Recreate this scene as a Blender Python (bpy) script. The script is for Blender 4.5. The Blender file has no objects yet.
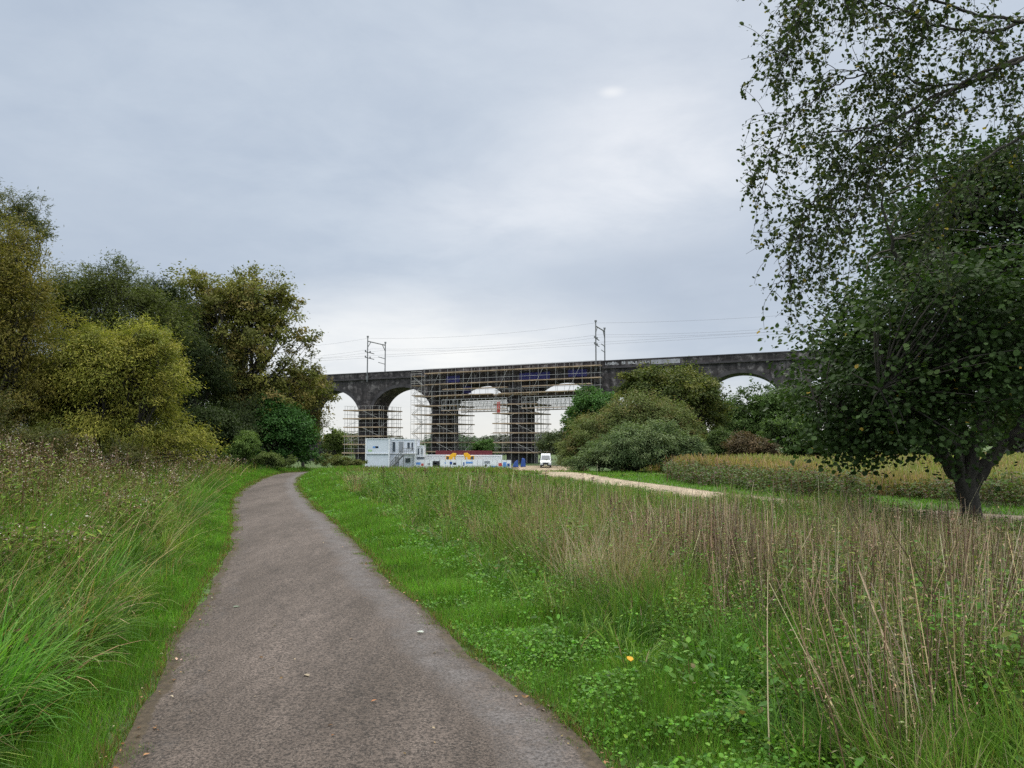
import bpy, math, random
import numpy as np
from mathutils import Vector, Matrix

random.seed(11)
rng = np.random.default_rng(11)
SC = bpy.context.scene
COL = SC.collection

# ------------------------------------------------------------------ camera
EYE = 1.6
F = 768.0
PITCH = math.atan(56 / F)
cam_d = bpy.data.cameras.new("camera")
cam = bpy.data.objects.new("camera", cam_d)
COL.objects.link(cam)
cam.location = (0, 0, EYE)
cam.rotation_euler = (math.pi / 2 + PITCH, 0, 0)
cam_d.sensor_width = 36
cam_d.lens = 36 * F / 1024
cam_d.clip_start = 0.1
cam_d.clip_end = 9000
SC.camera = cam


def ray(px, py):
    u = (px - 512) / F
    v = (384 - py) / F
    return (u, math.cos(PITCH) - v * math.sin(PITCH), math.sin(PITCH) + v * math.cos(PITCH))


def PX(px, py, Y):
    d = ray(px, py)
    k = Y / d[1]
    return (d[0] * k, Y, EYE + d[2] * k)


def GP(px, py):
    d = ray(px, py)
    k = EYE / -d[2]
    return (d[0] * k, d[1] * k)


def S(t):
    t = np.clip(t, 0, 1)
    return t * t * (3 - 2 * t)


def terrain(x, y):
    x = np.asarray(x, float)
    y = np.asarray(y, float)
    r = x / np.maximum(y, 1.0)
    m = 1 - 0.8 * S((r - 0.12) / 0.2)
    return -3.4 * S((y - 34) / 62) * m


def tz(x, y):
    return float(terrain(x, y))


# smooth value noise for scattering -------------------------------------------------
_grid = rng.random((257, 257))


def vnoise(x, y, s=1.0, o=0):
    x = np.asarray(x) / s + 37.3 * o + 1000
    y = np.asarray(y) / s + 17.9 * o + 1000
    xi = np.floor(x).astype(int)
    yi = np.floor(y).astype(int)
    fx = x - xi
    fy = y - yi
    fx = fx * fx * (3 - 2 * fx)
    fy = fy * fy * (3 - 2 * fy)
    g = lambda a, b: _grid[a % 256, b % 256]
    return (g(xi, yi) * (1 - fx) + g(xi + 1, yi) * fx) * (1 - fy) + (g(xi, yi + 1) * (1 - fx) + g(xi + 1, yi + 1) * fx) * fy


# ------------------------------------------------------------------ materials
def new_mat(name):
    m = bpy.data.materials.new(name)
    m.use_nodes = True
    nt = m.node_tree
    return m, nt, nt.nodes["Principled BSDF"], nt.nodes["Material Output"]


def plain(name, col, rough=0.7, metal=0.0, vary=0.25, scale=3.0, bump=0.0, spec=0.4):
    m, nt, b, o = new_mat(name)
    N, L = nt.nodes, nt.links
    tc = N.new("ShaderNodeTexCoord")
    nz = N.new("ShaderNodeTexNoise")
    nz.inputs["Scale"].default_value = scale
    nz.inputs["Detail"].default_value = 6
    L.new(tc.outputs["Object"], nz.inputs["Vector"])
    cr = N.new("ShaderNodeValToRGB")
    a, c = 1 - vary, 1 + vary * 0.7
    cr.color_ramp.elements[0].position = 0.3
    cr.color_ramp.elements[1].position = 0.72
    cr.color_ramp.elements[0].color = (col[0] * a, col[1] * a, col[2] * a, 1)
    cr.color_ramp.elements[1].color = (min(1, col[0] * c), min(1, col[1] * c), min(1, col[2] * c), 1)
    L.new(nz.outputs["Fac"], cr.inputs["Fac"])
    L.new(cr.outputs["Color"], b.inputs["Base Color"])
    b.inputs["Roughness"].default_value = rough
    b.inputs["Metallic"].default_value = metal
    b.inputs["Specular IOR Level"].default_value = spec
    if bump:
        bp = N.new("ShaderNodeBump")
        bp.inputs["Strength"].default_value = bump
        L.new(nz.outputs["Fac"], bp.inputs["Height"])
        L.new(bp.outputs["Normal"], b.inputs["Normal"])
    return m


def foliage_mat(name, trans=0.25, rough=0.6, spec=0.25, bright=1.0):
    m, nt, b, o = new_mat(name)
    N, L = nt.nodes, nt.links
    at = N.new("ShaderNodeAttribute")
    at.attribute_name = "tint"
    L.new(at.outputs["Color"], b.inputs["Base Color"])
    b.inputs["Roughness"].default_value = rough
    b.inputs["Specular IOR Level"].default_value = spec
    tr = N.new("ShaderNodeBsdfTranslucent")
    mulc = N.new("ShaderNodeMix")
    mulc.data_type = "RGBA"
    mulc.blend_type = "MULTIPLY"
    mulc.inputs["Factor"].default_value = 1
    L.new(at.outputs["Color"], mulc.inputs[6])
    mulc.inputs[7].default_value = (1.1, 1.25, 0.6, 1)
    L.new(mulc.outputs[2], tr.inputs["Color"])
    mx = N.new("ShaderNodeMixShader")
    mx.inputs[0].default_value = trans
    L.new(b.outputs[0], mx.inputs[1])
    L.new(tr.outputs[0], mx.inputs[2])
    L.new(mx.outputs[0], o.inputs["Surface"])
    return m


M_GRASS = foliage_mat("grass_blade", 0.36, 0.58, 0.18)
M_LEAF = foliage_mat("leaf", 0.28, 0.62, 0.16)
M_DRY = foliage_mat("dry_stem", 0.1, 0.85, 0.1)


def bark_mat(name, c0, c1, scale=9):
    m, nt, b, o = new_mat(name)
    N, L = nt.nodes, nt.links
    tc = N.new("ShaderNodeTexCoord")
    mp = N.new("ShaderNodeMapping")
    mp.inputs["Scale"].default_value = (1, 1, 0.22)
    nz = N.new("ShaderNodeTexNoise")
    nz.inputs["Scale"].default_value = scale
    nz.inputs["Detail"].default_value = 8
    L.new(tc.outputs["Object"], mp.inputs["Vector"])
    L.new(mp.outputs["Vector"], nz.inputs["Vector"])
    cr = N.new("ShaderNodeValToRGB")
    cr.color_ramp.elements[0].position = 0.35
    cr.color_ramp.elements[1].position = 0.7
    cr.color_ramp.elements[0].color = (*c0, 1)
    cr.color_ramp.elements[1].color = (*c1, 1)
    L.new(nz.outputs["Fac"], cr.inputs["Fac"])
    L.new(cr.outputs["Color"], b.inputs["Base Color"])
    b.inputs["Roughness"].default_value = 0.9
    bp = N.new("ShaderNodeBump")
    bp.inputs["Strength"].default_value = 0.7
    bp.inputs["Distance"].default_value = 0.03
    L.new(nz.outputs["Fac"], bp.inputs["Height"])
    L.new(bp.outputs["Normal"], b.inputs["Normal"])
    return m


M_BARK = bark_mat("bark", (0.022, 0.019, 0.016), (0.065, 0.058, 0.046))
M_TWIG = bark_mat("twig_bark", (0.016, 0.013, 0.011), (0.04, 0.032, 0.027))


def ground_mat():
    m, nt, b, o = new_mat("soil_and_turf")
    N, L = nt.nodes, nt.links
    tc = N.new("ShaderNodeTexCoord")
    n1 = N.new("ShaderNodeTexNoise")
    n1.inputs["Scale"].default_value = 0.35
    n1.inputs["Detail"].default_value = 8
    n2 = N.new("ShaderNodeTexNoise")
    n2.inputs["Scale"].default_value = 14
    n2.inputs["Detail"].default_value = 8
    L.new(tc.outputs["Object"], n1.inputs["Vector"])
    L.new(tc.outputs["Object"], n2.inputs["Vector"])
    c1 = N.new("ShaderNodeValToRGB")
    c1.color_ramp.elements[0].position = 0.35
    c1.color_ramp.elements[1].position = 0.65
    c1.color_ramp.elements[0].color = (0.055, 0.085, 0.02, 1)
    c1.color_ramp.elements[1].color = (0.06, 0.12, 0.02, 1)
    c2 = N.new("ShaderNodeValToRGB")
    c2.color_ramp.elements[0].position = 0.35
    c2.color_ramp.elements[1].position = 0.7
    c2.color_ramp.elements[0].color = (0.5, 0.5, 0.5, 1)
    c2.color_ramp.elements[1].color = (1.3, 1.3, 1.2, 1)
    L.new(n1.outputs["Fac"], c1.inputs["Fac"])
    L.new(n2.outputs["Fac"], c2.inputs["Fac"])
    mx = N.new("ShaderNodeMix")
    mx.data_type = "RGBA"
    mx.blend_type = "MULTIPLY"
    mx.inputs["Factor"].default_value = 1
    L.new(c1.outputs["Color"], mx.inputs[6])
    L.new(c2.outputs["Color"], mx.inputs[7])
    L.new(mx.outputs[2], b.inputs["Base Color"])
    b.inputs["Roughness"].default_value = 0.95
    bp = N.new("ShaderNodeBump")
    bp.inputs["Strength"].default_value = 0.8
    bp.inputs["Distance"].default_value = 0.05
    L.new(n2.outputs["Fac"], bp.inputs["Height"])
    L.new(bp.outputs["Normal"], b.inputs["Normal"])
    return m


def path_mat(name, base, edge, stone, fine=62):
    """worn tarmac / fines: mottled base, pale grit, brown leaf-litter edges (attribute 'edge')."""
    m, nt, b, o = new_mat(name)
    N, L = nt.nodes, nt.links
    tc = N.new("ShaderNodeTexCoord")

    def noise(s, d=6, r=0.6, vec=None):
        n = N.new("ShaderNodeTexNoise")
        n.inputs["Scale"].default_value = s
        n.inputs["Detail"].default_value = d
        n.inputs["Roughness"].default_value = r
        L.new(vec or tc.outputs["Object"], n.inputs["Vector"])
        return n.outputs["Fac"]

    def ramp(f, p0, p1, c0, c1):
        c = N.new("ShaderNodeValToRGB")
        c.color_ramp.elements[0].position = p0
        c.color_ramp.elements[1].position = p1
        c.color_ramp.elements[0].color = (*c0, 1)
        c.color_ramp.elements[1].color = (*c1, 1)
        L.new(f, c.inputs["Fac"])
        return c.outputs["Color"]

    def mix(f, a, c, mode="MIX"):
        x = N.new("ShaderNodeMix")
        x.data_type = "RGBA"
        x.blend_type = mode
        if isinstance(f, float):
            x.inputs["Factor"].default_value = f
        else:
            L.new(f, x.inputs["Factor"])
        L.new(a, x.inputs[6])
        if isinstance(c, tuple):
            x.inputs[7].default_value = (*c, 1)
        else:
            L.new(c, x.inputs[7])
        return x.outputs[2]

    mp = N.new("ShaderNodeMapping")
    mp.inputs["Scale"].default_value = (1, 0.22, 1)
    L.new(tc.outputs["Object"], mp.inputs["Vector"])
    big = ramp(noise(1.3, 5, 0.6, mp.outputs["Vector"]), 0.36, 0.64, tuple(v * f for v, f in zip(base, (0.74, 0.72, 0.68))), tuple(v * 1.24 for v in base))
    mid = ramp(noise(9, 9, 0.75, mp.outputs["Vector"]), 0.36, 0.64, (0.78, 0.77, 0.76), (1.2, 1.2, 1.2))
    col = mix(1.0, big, mid, "MULTIPLY")
    grit = ramp(noise(fine, 3, 0.8), 0.4, 0.6, (0.32, 0.31, 0.30), (1.95, 1.92, 1.88))
    col = mix(1.0, col, grit, "MULTIPLY")
    vo = N.new("ShaderNodeTexVoronoi")
    vo.inputs["Scale"].default_value = 60
    L.new(tc.outputs["Object"], vo.inputs["Vector"])
    mk = N.new("ShaderNodeMath")
    mk.operation = "LESS_THAN"
    mk.inputs[1].default_value = 0.17
    L.new(vo.outputs["Distance"], mk.inputs[0])
    rs = ramp(noise(18, 3, 0.6), 0.48, 0.56, (0, 0, 0), (1, 1, 1))
    bw = N.new("ShaderNodeRGBToBW")
    L.new(rs, bw.inputs[0])
    mm = N.new("ShaderNodeMath")
    mm.operation = "MULTIPLY"
    L.new(mk.outputs[0], mm.inputs[0])
    L.new(bw.outputs[0], mm.inputs[1])
    mm2 = N.new("ShaderNodeMath")
    mm2.operation = "MULTIPLY"
    mm2.inputs[1].default_value = 0.7
    L.new(mm.outputs[0], mm2.inputs[0])
    col = mix(mm2.outputs[0], col, stone)
    at = N.new("ShaderNodeAttribute")
    at.attribute_name = "edge"
    ea = N.new("ShaderNodeMath")
    ea.operation = "ADD"
    L.new(at.outputs["Fac"], ea.inputs[0])
    L.new(noise(5, 7, 0.7), ea.inputs[1])
    er = ramp(ea.outputs[0], 0.85, 1.5, (0, 0, 0), (1, 1, 1))
    bw2 = N.new("ShaderNodeRGBToBW")
    L.new(er, bw2.inputs[0])
    ecol = ramp(noise(26, 6, 0.7), 0.35, 0.7, tuple(v * 0.45 for v in edge), tuple(v * 1.5 for v in edge))
    col = mix(bw2.outputs[0], col, ecol)
    la = N.new("ShaderNodeAttribute")
    la.attribute_name = "loose"
    lm = N.new("ShaderNodeMath")
    lm.operation = "MULTIPLY"
    L.new(la.outputs["Fac"], lm.inputs[0])
    L.new(noise(3.5, 6, 0.7), lm.inputs[1])
    lr = ramp(lm.outputs[0], 0.22, 0.6, (0, 0, 0), (0.7, 0.7, 0.7))
    bw3 = N.new("ShaderNodeRGBToBW")
    L.new(lr, bw3.inputs[0])
    col = mix(bw3.outputs[0], col, mix(1.0, ramp(noise(fine * 0.8, 4, 0.8), 0.38, 0.62, (0.3, 0.3, 0.3), (1.7, 1.7, 1.7)), (0.105, 0.098, 0.098), "MULTIPLY"))
    L.new(col, b.inputs["Base Color"])
    b.inputs["Roughness"].default_value = 0.85
    b.inputs["Specular IOR Level"].default_value = 0.3
    ad = N.new("ShaderNodeMath")
    ad.operation = "ADD"
    L.new(noise(fine, 3, 0.8), ad.inputs[0])
    L.new(noise(11, 8, 0.7), ad.inputs[1])
    bp = N.new("ShaderNodeBump")
    bp.inputs["Strength"].default_value = 0.6
    bp.inputs["Distance"].default_value = 0.012
    L.new(ad.outputs[0], bp.inputs["Height"])
    L.new(bp.outputs["Normal"], b.inputs["Normal"])
    return m


def stone_mat():
    m, nt, b, o = new_mat("sooty_masonry")
    N, L = nt.nodes, nt.links
    tc = N.new("ShaderNodeTexCoord")
    # courses: use (x, z) for faces; brick texture on a rotated mapping
    mp = N.new("ShaderNodeMapping")
    mp.inputs["Rotation"].default_value = (math.radians(90), 0, 0)
    L.new(tc.outputs["Object"], mp.inputs["Vector"])
    br = N.new("ShaderNodeTexBrick")
    br.inputs["Scale"].default_value = 1.0
    br.inputs["Brick Width"].default_value = 0.9
    br.inputs["Row Height"].default_value = 0.4
    br.inputs["Mortar Size"].default_value = 0.025
    br.inputs["Color1"].default_value = (0.026, 0.023, 0.026, 1)
    br.inputs["Color2"].default_value = (0.068, 0.058, 0.06, 1)
    br.inputs["Mortar"].default_value = (0.035, 0.033, 0.032, 1)
    L.new(mp.outputs["Vector"], br.inputs["Vector"])
    n1 = N.new("ShaderNodeTexNoise")
    n1.inputs["Scale"].default_value = 0.5
    n1.inputs["Detail"].default_value = 9
    n1.inputs["Roughness"].default_value = 0.72
    L.new(tc.outputs["Object"], n1.inputs["Vector"])
    cr = N.new("ShaderNodeValToRGB")
    cr.color_ramp.elements[0].position = 0.52
    cr.color_ramp.elements[1].position = 0.64
    cr.color_ramp.elements[0].color = (0, 0, 0, 1)
    cr.color_ramp.elements[1].color = (1, 1, 1, 1)
    L.new(n1.outputs["Fac"], cr.inputs["Fac"])
    mx = N.new("ShaderNodeMix")
    mx.data_type = "RGBA"
    L.new(cr.outputs["Color"], mx.inputs["Factor"])
    L.new(br.outputs["Color"], mx.inputs[6])
    mx.inputs[7].default_value = (0.24, 0.22, 0.22, 1)
    # dark sooty streaks running down
    mp2 = N.new("ShaderNodeMapping")
    mp2.inputs["Scale"].default_value = (1, 1, 0.12)
    L.new(tc.outputs["Object"], mp2.inputs["Vector"])
    n2 = N.new("ShaderNodeTexNoise")
    n2.inputs["Scale"].default_value = 1.4
    n2.inputs["Detail"].default_value = 7
    L.new(mp2.outputs["Vector"], n2.inputs["Vector"])
    c2 = N.new("ShaderNodeValToRGB")
    c2.color_ramp.elements[0].position = 0.38
    c2.color_ramp.elements[1].position = 0.62
    c2.color_ramp.elements[0].color = (0.35, 0.34, 0.35, 1)
    c2.color_ramp.elements[1].color = (1, 1, 1, 1)
    L.new(n2.outputs["Fac"], c2.inputs["Fac"])
    mu = N.new("ShaderNodeMix")
    mu.data_type = "RGBA"
    mu.blend_type = "MULTIPLY"
    mu.inputs["Factor"].default_value = 1
    L.new(mx.outputs[2], mu.inputs[6])
    L.new(c2.outputs["Color"], mu.inputs[7])
    L.new(mu.outputs[2], b.inputs["Base Color"])
    b.inputs["Roughness"].default_value = 0.92
    bp = N.new("ShaderNodeBump")
    bp.inputs["Strength"].default_value = 0.8
    bp.inputs["Distance"].default_value = 0.08
    L.new(n1.outputs["Fac"], bp.inputs["Height"])
    L.new(bp.outputs["Normal"], b.inputs["Normal"])
    return m


def net_mat(name, col, alpha):
    m, nt, b, o = new_mat(name)
    b.inputs["Base Color"].default_value = (*col, 1)
    b.inputs["Roughness"].default_value = 0.8
    N, L = nt.nodes, nt.links
    tc = N.new("ShaderNodeTexCoord")
    nz = N.new("ShaderNodeTexNoise")
    nz.inputs["Scale"].default_value = 1.5
    nz.inputs["Detail"].default_value = 5
    L.new(tc.outputs["Object"], nz.inputs["Vector"])
    mr = N.new("ShaderNodeMapRange")
    mr.inputs["From Min"].default_value = 0.3
    mr.inputs["From Max"].default_value = 0.7
    mr.inputs["To Min"].default_value = alpha * 0.7
    mr.inputs["To Max"].default_value = min(1, alpha * 1.3)
    L.new(nz.outputs["Fac"], mr.inputs["Value"])
    L.new(mr.outputs["Result"], b.inputs["Alpha"])
    return m


M_GROUND = ground_mat()
M_PATH = path_mat("worn_tarmac", (0.061, 0.050, 0.044), (0.06, 0.045, 0.028), (0.23, 0.21, 0.19))
M_TRACK = path_mat("pale_gravel", (0.23, 0.19, 0.135), (0.15, 0.13, 0.06), (0.34, 0.31, 0.26), 40)
M_STONE = stone_mat()
M_COPING = plain("coping_stone", (0.05, 0.046, 0.05), 0.9, 0, 0.5, 0.8)
M_STEEL = plain("galvanised_steel", (0.38, 0.375, 0.365), 0.5, 0.3, 0.15, 2)
M_MAST = plain("painted_mast_steel", (0.16, 0.165, 0.17), 0.55, 0.4, 0.2, 2)
M_WIRE = plain("dark_wire", (0.09, 0.09, 0.1), 0.5, 0.5, 0.1, 2)
M_BOARD = plain("scaffold_board", (0.36, 0.27, 0.185), 0.85, 0, 0.4, 0.6)
M_SOFFIT = plain("dark_formwork", (0.07, 0.05, 0.045), 0.8, 0, 0.3, 1)
M_WHITE = plain("white_panel", (0.72, 0.74, 0.78), 0.5, 0, 0.06, 0.8)
M_PALE = plain("pale_grey_panel", (0.56, 0.6, 0.67), 0.5, 0, 0.08, 0.8)
M_GREYP = plain("mid_grey_panel", (0.22, 0.24, 0.27), 0.6, 0, 0.1, 1)
M_DARK = plain("dark_plastic", (0.022, 0.023, 0.026), 0.45, 0, 0.2, 3)
M_GLASS = plain("dark_glass", (0.07, 0.085, 0.11), 0.1, 0, 0.1, 1, 0, 0.8)
M_RUBBER = plain("rubber", (0.02, 0.02, 0.02), 0.9, 0, 0.2, 5)
M_YELLOW = plain("machine_yellow", (0.78, 0.42, 0.02), 0.45, 0, 0.12, 1.5)
M_BLUE = plain("blue_sheeting", (0.02, 0.065, 0.27), 0.6, 0, 0.3, 2)
M_LBLUE = plain("poster_blue", (0.12, 0.28, 0.62), 0.6, 0, 0.3, 2)
M_RED = plain("red_paint", (0.5, 0.07, 0.06), 0.6, 0, 0.25, 2)
M_MAROON = plain("maroon_container", (0.19, 0.035, 0.045), 0.6, 0, 0.25, 1)
M_GREENP = plain("poster_green", (0.35, 0.5, 0.3), 0.6, 0, 0.3, 2)
M_GRAFF = plain("white_paint_marks", (0.4, 0.4, 0.42), 0.7, 0, 0.5, 1.2)
M_GRAFF2 = plain("faded_paint", (0.3, 0.3, 0.33), 0.8, 0, 0.4, 0.9)
M_NAVYNET = net_mat("navy_debris_net", (0.03, 0.03, 0.14), 0.7)
M_NET = net_mat("pale_debris_net", (0.6, 0.6, 0.56), 0.22)
M_REDNET = net_mat("red_net", (0.6, 0.09, 0.07), 0.9)
M_LIGHTS = plain("headlight_lens", (0.7, 0.72, 0.75), 0.2, 0, 0.05, 2)
M_PLATE = plain("number_plate", (0.7, 0.66, 0.4), 0.5, 0, 0.05, 2)


# ------------------------------------------------------------------ object helpers
def tag(o, label=None, cat=None, group=None, kind=None):
    if label:
        o["label"] = label
    if cat:
        o["category"] = cat
    if group:
        o["group"] = group
    if kind:
        o["kind"] = kind
    return o


def empty(name, loc, rz=0.0):
    o = bpy.data.objects.new(name, None)
    COL.objects.link(o)
    o.location = loc
    o.rotation_euler = (0, 0, rz)
    return o


def link(name, me, mat, parent=None):
    if mat is not None:
        me.materials.append(mat)
    o = bpy.data.objects.new(name, me)
    COL.objects.link(o)
    if parent is not None:
        o.parent = parent
    return o


def np_mesh(name, V, polys, tint=None, smooth=False):
    """polys: list of int arrays (n,k)."""
    me = bpy.data.meshes.new(name)
    V = np.ascontiguousarray(V, dtype=np.float32)
    me.vertices.add(len(V))
    me.vertices.foreach_set("co", V.ravel())
    idx = np.concatenate([p.ravel() for p in polys]).astype(np.int32)
    tot = np.concatenate([np.full(len(p), p.shape[1]) for p in polys]).astype(np.int32)
    st = np.concatenate([[0], np.cumsum(tot)[:-1]]).astype(np.int32)
    me.loops.add(len(idx))
    me.loops.foreach_set("vertex_index", idx)
    me.polygons.add(len(tot))
    me.polygons.foreach_set("loop_start", st)
    try:
        me.polygons.foreach_set("loop_total", tot)
    except Exception:
        pass
    if smooth:
        me.polygons.foreach_set("use_smooth", np.ones(len(tot), dtype=bool))
    if tint is not None:
        a = me.attributes.new("tint", "FLOAT_COLOR", "POINT")
        t4 = np.ones((len(V), 4), dtype=np.float32)
        t4[:, :3] = tint
        a.data.foreach_set("color", t4.ravel())
    me.update(calc_edges=True)
    return me


class MB:
    def __init__(s):
        s.v = []
        s.f = []

    def box(s, c, d, rz=0.0, shear=None):
        n = len(s.v)
        ca, sa = math.cos(rz), math.sin(rz)
        for z in (-1, 1):
            for x, y in ((-1, -1), (1, -1), (1, 1), (-1, 1)):
                lx, ly = x * d[0] / 2, y * d[1] / 2
                s.v.append((c[0] + lx * ca - ly * sa, c[1] + lx * sa + ly * ca, c[2] + z * d[2] / 2))
        s.f += [tuple(n + i for i in q) for q in ((3, 2, 1, 0), (4, 5, 6, 7), (0, 1, 5, 4), (1, 2, 6, 5), (2, 3, 7, 6), (3, 0, 4, 7))]
        return s

    def hexa(s, pts):
        n = len(s.v)
        s.v += [tuple(p) for p in pts]
        s.f += [tuple(n + i for i in q) for q in ((3, 2, 1, 0), (4, 5, 6, 7), (0, 1, 5, 4), (1, 2, 6, 5), (2, 3, 7, 6), (3, 0, 4, 7))]
        return s

    def tube(s, p0, p1, r, n=6, r1=None):
        r1 = r if r1 is None else r1
        p0, p1 = Vector(p0), Vector(p1)
        d = (p1 - p0).normalized()
        a = d.cross(Vector((0, 0, 1)) if abs(d.z) < 0.9 else Vector((1, 0, 0))).normalized()
        b = d.cross(a)
        k = len(s.v)
        for p, rr in ((p0, r), (p1, r1)):
            for i in range(n):
                t = 2 * math.pi * i / n
                s.v.append(tuple(p + a * math.cos(t) * rr + b * math.sin(t) * rr))
        for i in range(n):
            j = (i + 1) % n
            s.f.append((k + i, k + j, k + n + j, k + n + i))
        s.f.append(tuple(k + i for i in reversed(range(n))))
        s.f.append(tuple(k + n + i for i in range(n)))
        return s

    def quad(s, *p):
        n = len(s.v)
        s.v += [tuple(q) for q in p]
        s.f.append(tuple(range(n, n + len(p))))
        return s

    def prism(s, outline, y0, y1):
        """outline: (x,z) ccw, extruded along y."""
        n = len(s.v)
        k = len(outline)
        for y in (y0, y1):
            s.v += [(x, y, z) for x, z in outline]
        for i in range(k):
            j = (i + 1) % k
            s.f.append((n + i, n + j, n + k + j, n + k + i))
        s.f.append(tuple(n + i for i in reversed(range(k))))
        s.f.append(tuple(n + k + i for i in range(k)))
        return s

    def build(s, name, mat, parent=None, bevel=0.0):
        me = bpy.data.meshes.new(name)
        me.from_pydata(s.v, [], s.f)
        me.update()
        o = link(name, me, mat, parent)
        if bevel:
            b = o.modifiers.new("bevel", "BEVEL")
            b.width = bevel
            b.segments = 2
            b.limit_method = "ANGLE"
        return o


def split_build(mb, name, mat, parent=None, bevel=0.0):
    """one object per separate piece of the builder"""
    par = list(range(len(mb.v)))

    def find(i):
        while par[i] != i:
            par[i] = par[par[i]]
            i = par[i]
        return i

    key = {}
    for i, v in enumerate(mb.v):
        q = tuple(round(c, 3) for c in v)
        if q in key:
            par[find(i)] = find(key[q])
        else:
            key[q] = i
    for f in mb.f:
        for a in f[1:]:
            par[find(a)] = find(f[0])
    groups = {}
    for f in mb.f:
        groups.setdefault(find(f[0]), []).append(f)
    out = []
    for fs in groups.values():
        m = MB()
        mp = {}
        for f in fs:
            for i in f:
                if i not in mp:
                    mp[i] = len(m.v)
                    m.v.append(mb.v[i])
            m.f.append(tuple(mp[i] for i in f))
        out.append(m.build(name, mat, parent, bevel))
    return out


# ------------------------------------------------------------------ tube networks for trees
class TubeNet:
    def __init__(s):
        s.V = []
        s.Q = []
        s.n = 0

    def add(s, pts, rad, sides=6):
        pts = np.asarray(pts, float)
        rad = np.asarray(rad, float)
        k = len(pts)
        d = np.gradient(pts, axis=0)
        d /= np.linalg.norm(d, axis=1, keepdims=True) + 1e-9
        ref = np.array([0.31, 0.87, 0.2])
        a = np.cross(d, ref)
        a /= np.linalg.norm(a, axis=1, keepdims=True) + 1e-9
        b = np.cross(d, a)
        th = np.linspace(0, 2 * np.pi, sides, endpoint=False)
        ring = pts[:, None] + rad[:, None, None] * (a[:, None] * np.cos(th)[None, :, None] + b[:, None] * np.sin(th)[None, :, None])
        s.V.append(ring.reshape(-1, 3))
        i = np.arange(k - 1)[:, None] * sides
        j = np.arange(sides)[None]
        j2 = (j + 1) % sides
        q = np.stack([i + j, i + j2, i + sides + j2, i + sides + j], -1).reshape(-1, 4) + s.n
        s.Q.append(q)
        s.n += k * sides

    def build(s, name, mat, parent, smooth=True):
        me = np_mesh(name, np.concatenate(s.V), [np.concatenate(s.Q)], smooth=smooth)
        return link(name, me, mat, parent)


def bez(p0, p1, bow, n=7):
    p0, p1, bow = map(np.asarray, (p0, p1, bow))
    m = (p0 + p1) / 2 + bow
    t = np.linspace(0, 1, n)[:, None]
    return (1 - t) ** 2 * p0 + 2 * t * (1 - t) * m + t * t * p1


LEAF4 = (np.array([[0, 0, 0], [0.42, 0.3, 0.07], [1, 0, -0.06], [0.42, -0.3, 0.07]]), np.array([[0, 3, 2], [0, 2, 1]]))
LEAFN = (np.array([[0, 0, 0], [0.25, 0.28, 0.06], [0.65, 0.26, 0.04], [1, 0, -0.1], [0.65, -0.26, 0.04], [0.25, -0.28, 0.06]]),
         np.array([[0, 5, 4, 3], [0, 3, 2, 1]]))
LEAFW = (np.array([[0, 0, 0], [0.2, 0.45, 0.05], [0.7, 0.42, 0.02], [1, 0, -0.12], [0.7, -0.42, 0.02], [0.2, -0.45, 0.05]]),
         np.array([[0, 5, 4, 3], [0, 3, 2, 1]]))
LEAFS = (np.array([[0, 0, 0], [0.45, 0.14, 0.03], [1, 0, -0.1], [0.45, -0.14, 0.03]]), np.array([[0, 3, 2], [0, 2, 1]]))


def unit(v):
    return v / (np.linalg.norm(v, axis=-1, keepdims=True) + 1e-9)


def cards(tmpl, pos, nrm, size, tint, dirv=None, r=None):
    r = r or rng
    tv, tf = tmpl
    n = len(pos)
    nrm = unit(nrm)
    if dirv is None:
        dirv = r.normal(size=(n, 3))
    t = unit(dirv - nrm * np.sum(dirv * nrm, 1, keepdims=True))
    b = np.cross(nrm, t)
    sz = np.broadcast_to(np.asarray(size, float).reshape(-1, 1), (n, 1))
    V = pos[:, None] + sz[:, :, None] * (t[:, None] * tv[None, :, 0:1] + b[:, None] * tv[None, :, 1:2] + nrm[:, None] * tv[None, :, 2:3])
    k = len(tv)
    Fc = (np.arange(n)[:, None, None] * k + tf[None]).reshape(-1, tf.shape[1])
    T = np.repeat(tint, k, axis=0)
    return V.reshape(-1, 3), Fc, T


def blades(x, y, z, h, w, az, lean, curl, tint, seg=3, tip=0.12):
    n = len(x)
    b = lambda v: np.broadcast_to(np.asarray(v, float), (n,))
    h, w, az, lean, curl = map(b, (h, w, az, lean, curl))
    P = np.stack([x, y, z], 1)
    ux, uy = np.cos(az), np.sin(az)
    tw = az + np.pi / 2 + rng.normal(0, 0.7, n)
    side = np.stack([np.cos(tw), np.sin(tw), np.zeros(n)], 1)
    rows = []
    for i in range(seg + 1):
        t = i / seg
        ww = w * (1 - (1 - tip) * t ** 1.4) * 0.5
        rows.append(np.stack([P - side * ww[:, None], P + side * ww[:, None]], 1))
        th = lean + curl * (t + 0.5 / seg)
        st = h / seg
        P = P + np.stack([ux * np.sin(th) * st, uy * np.sin(th) * st, np.cos(th) * st], 1)
    V = np.stack(rows, 1)
    k = 2 * (seg + 1)
    i = np.arange(seg)[:, None] * 2
    q = (i + np.array([[0, 1, 3, 2]]))
    Fc = (np.arange(n)[:, None, None] * k + q[None]).reshape(-1, 4)
    T = np.repeat(tint, k, axis=0)
    return V.reshape(-1, 3), Fc, T


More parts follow.
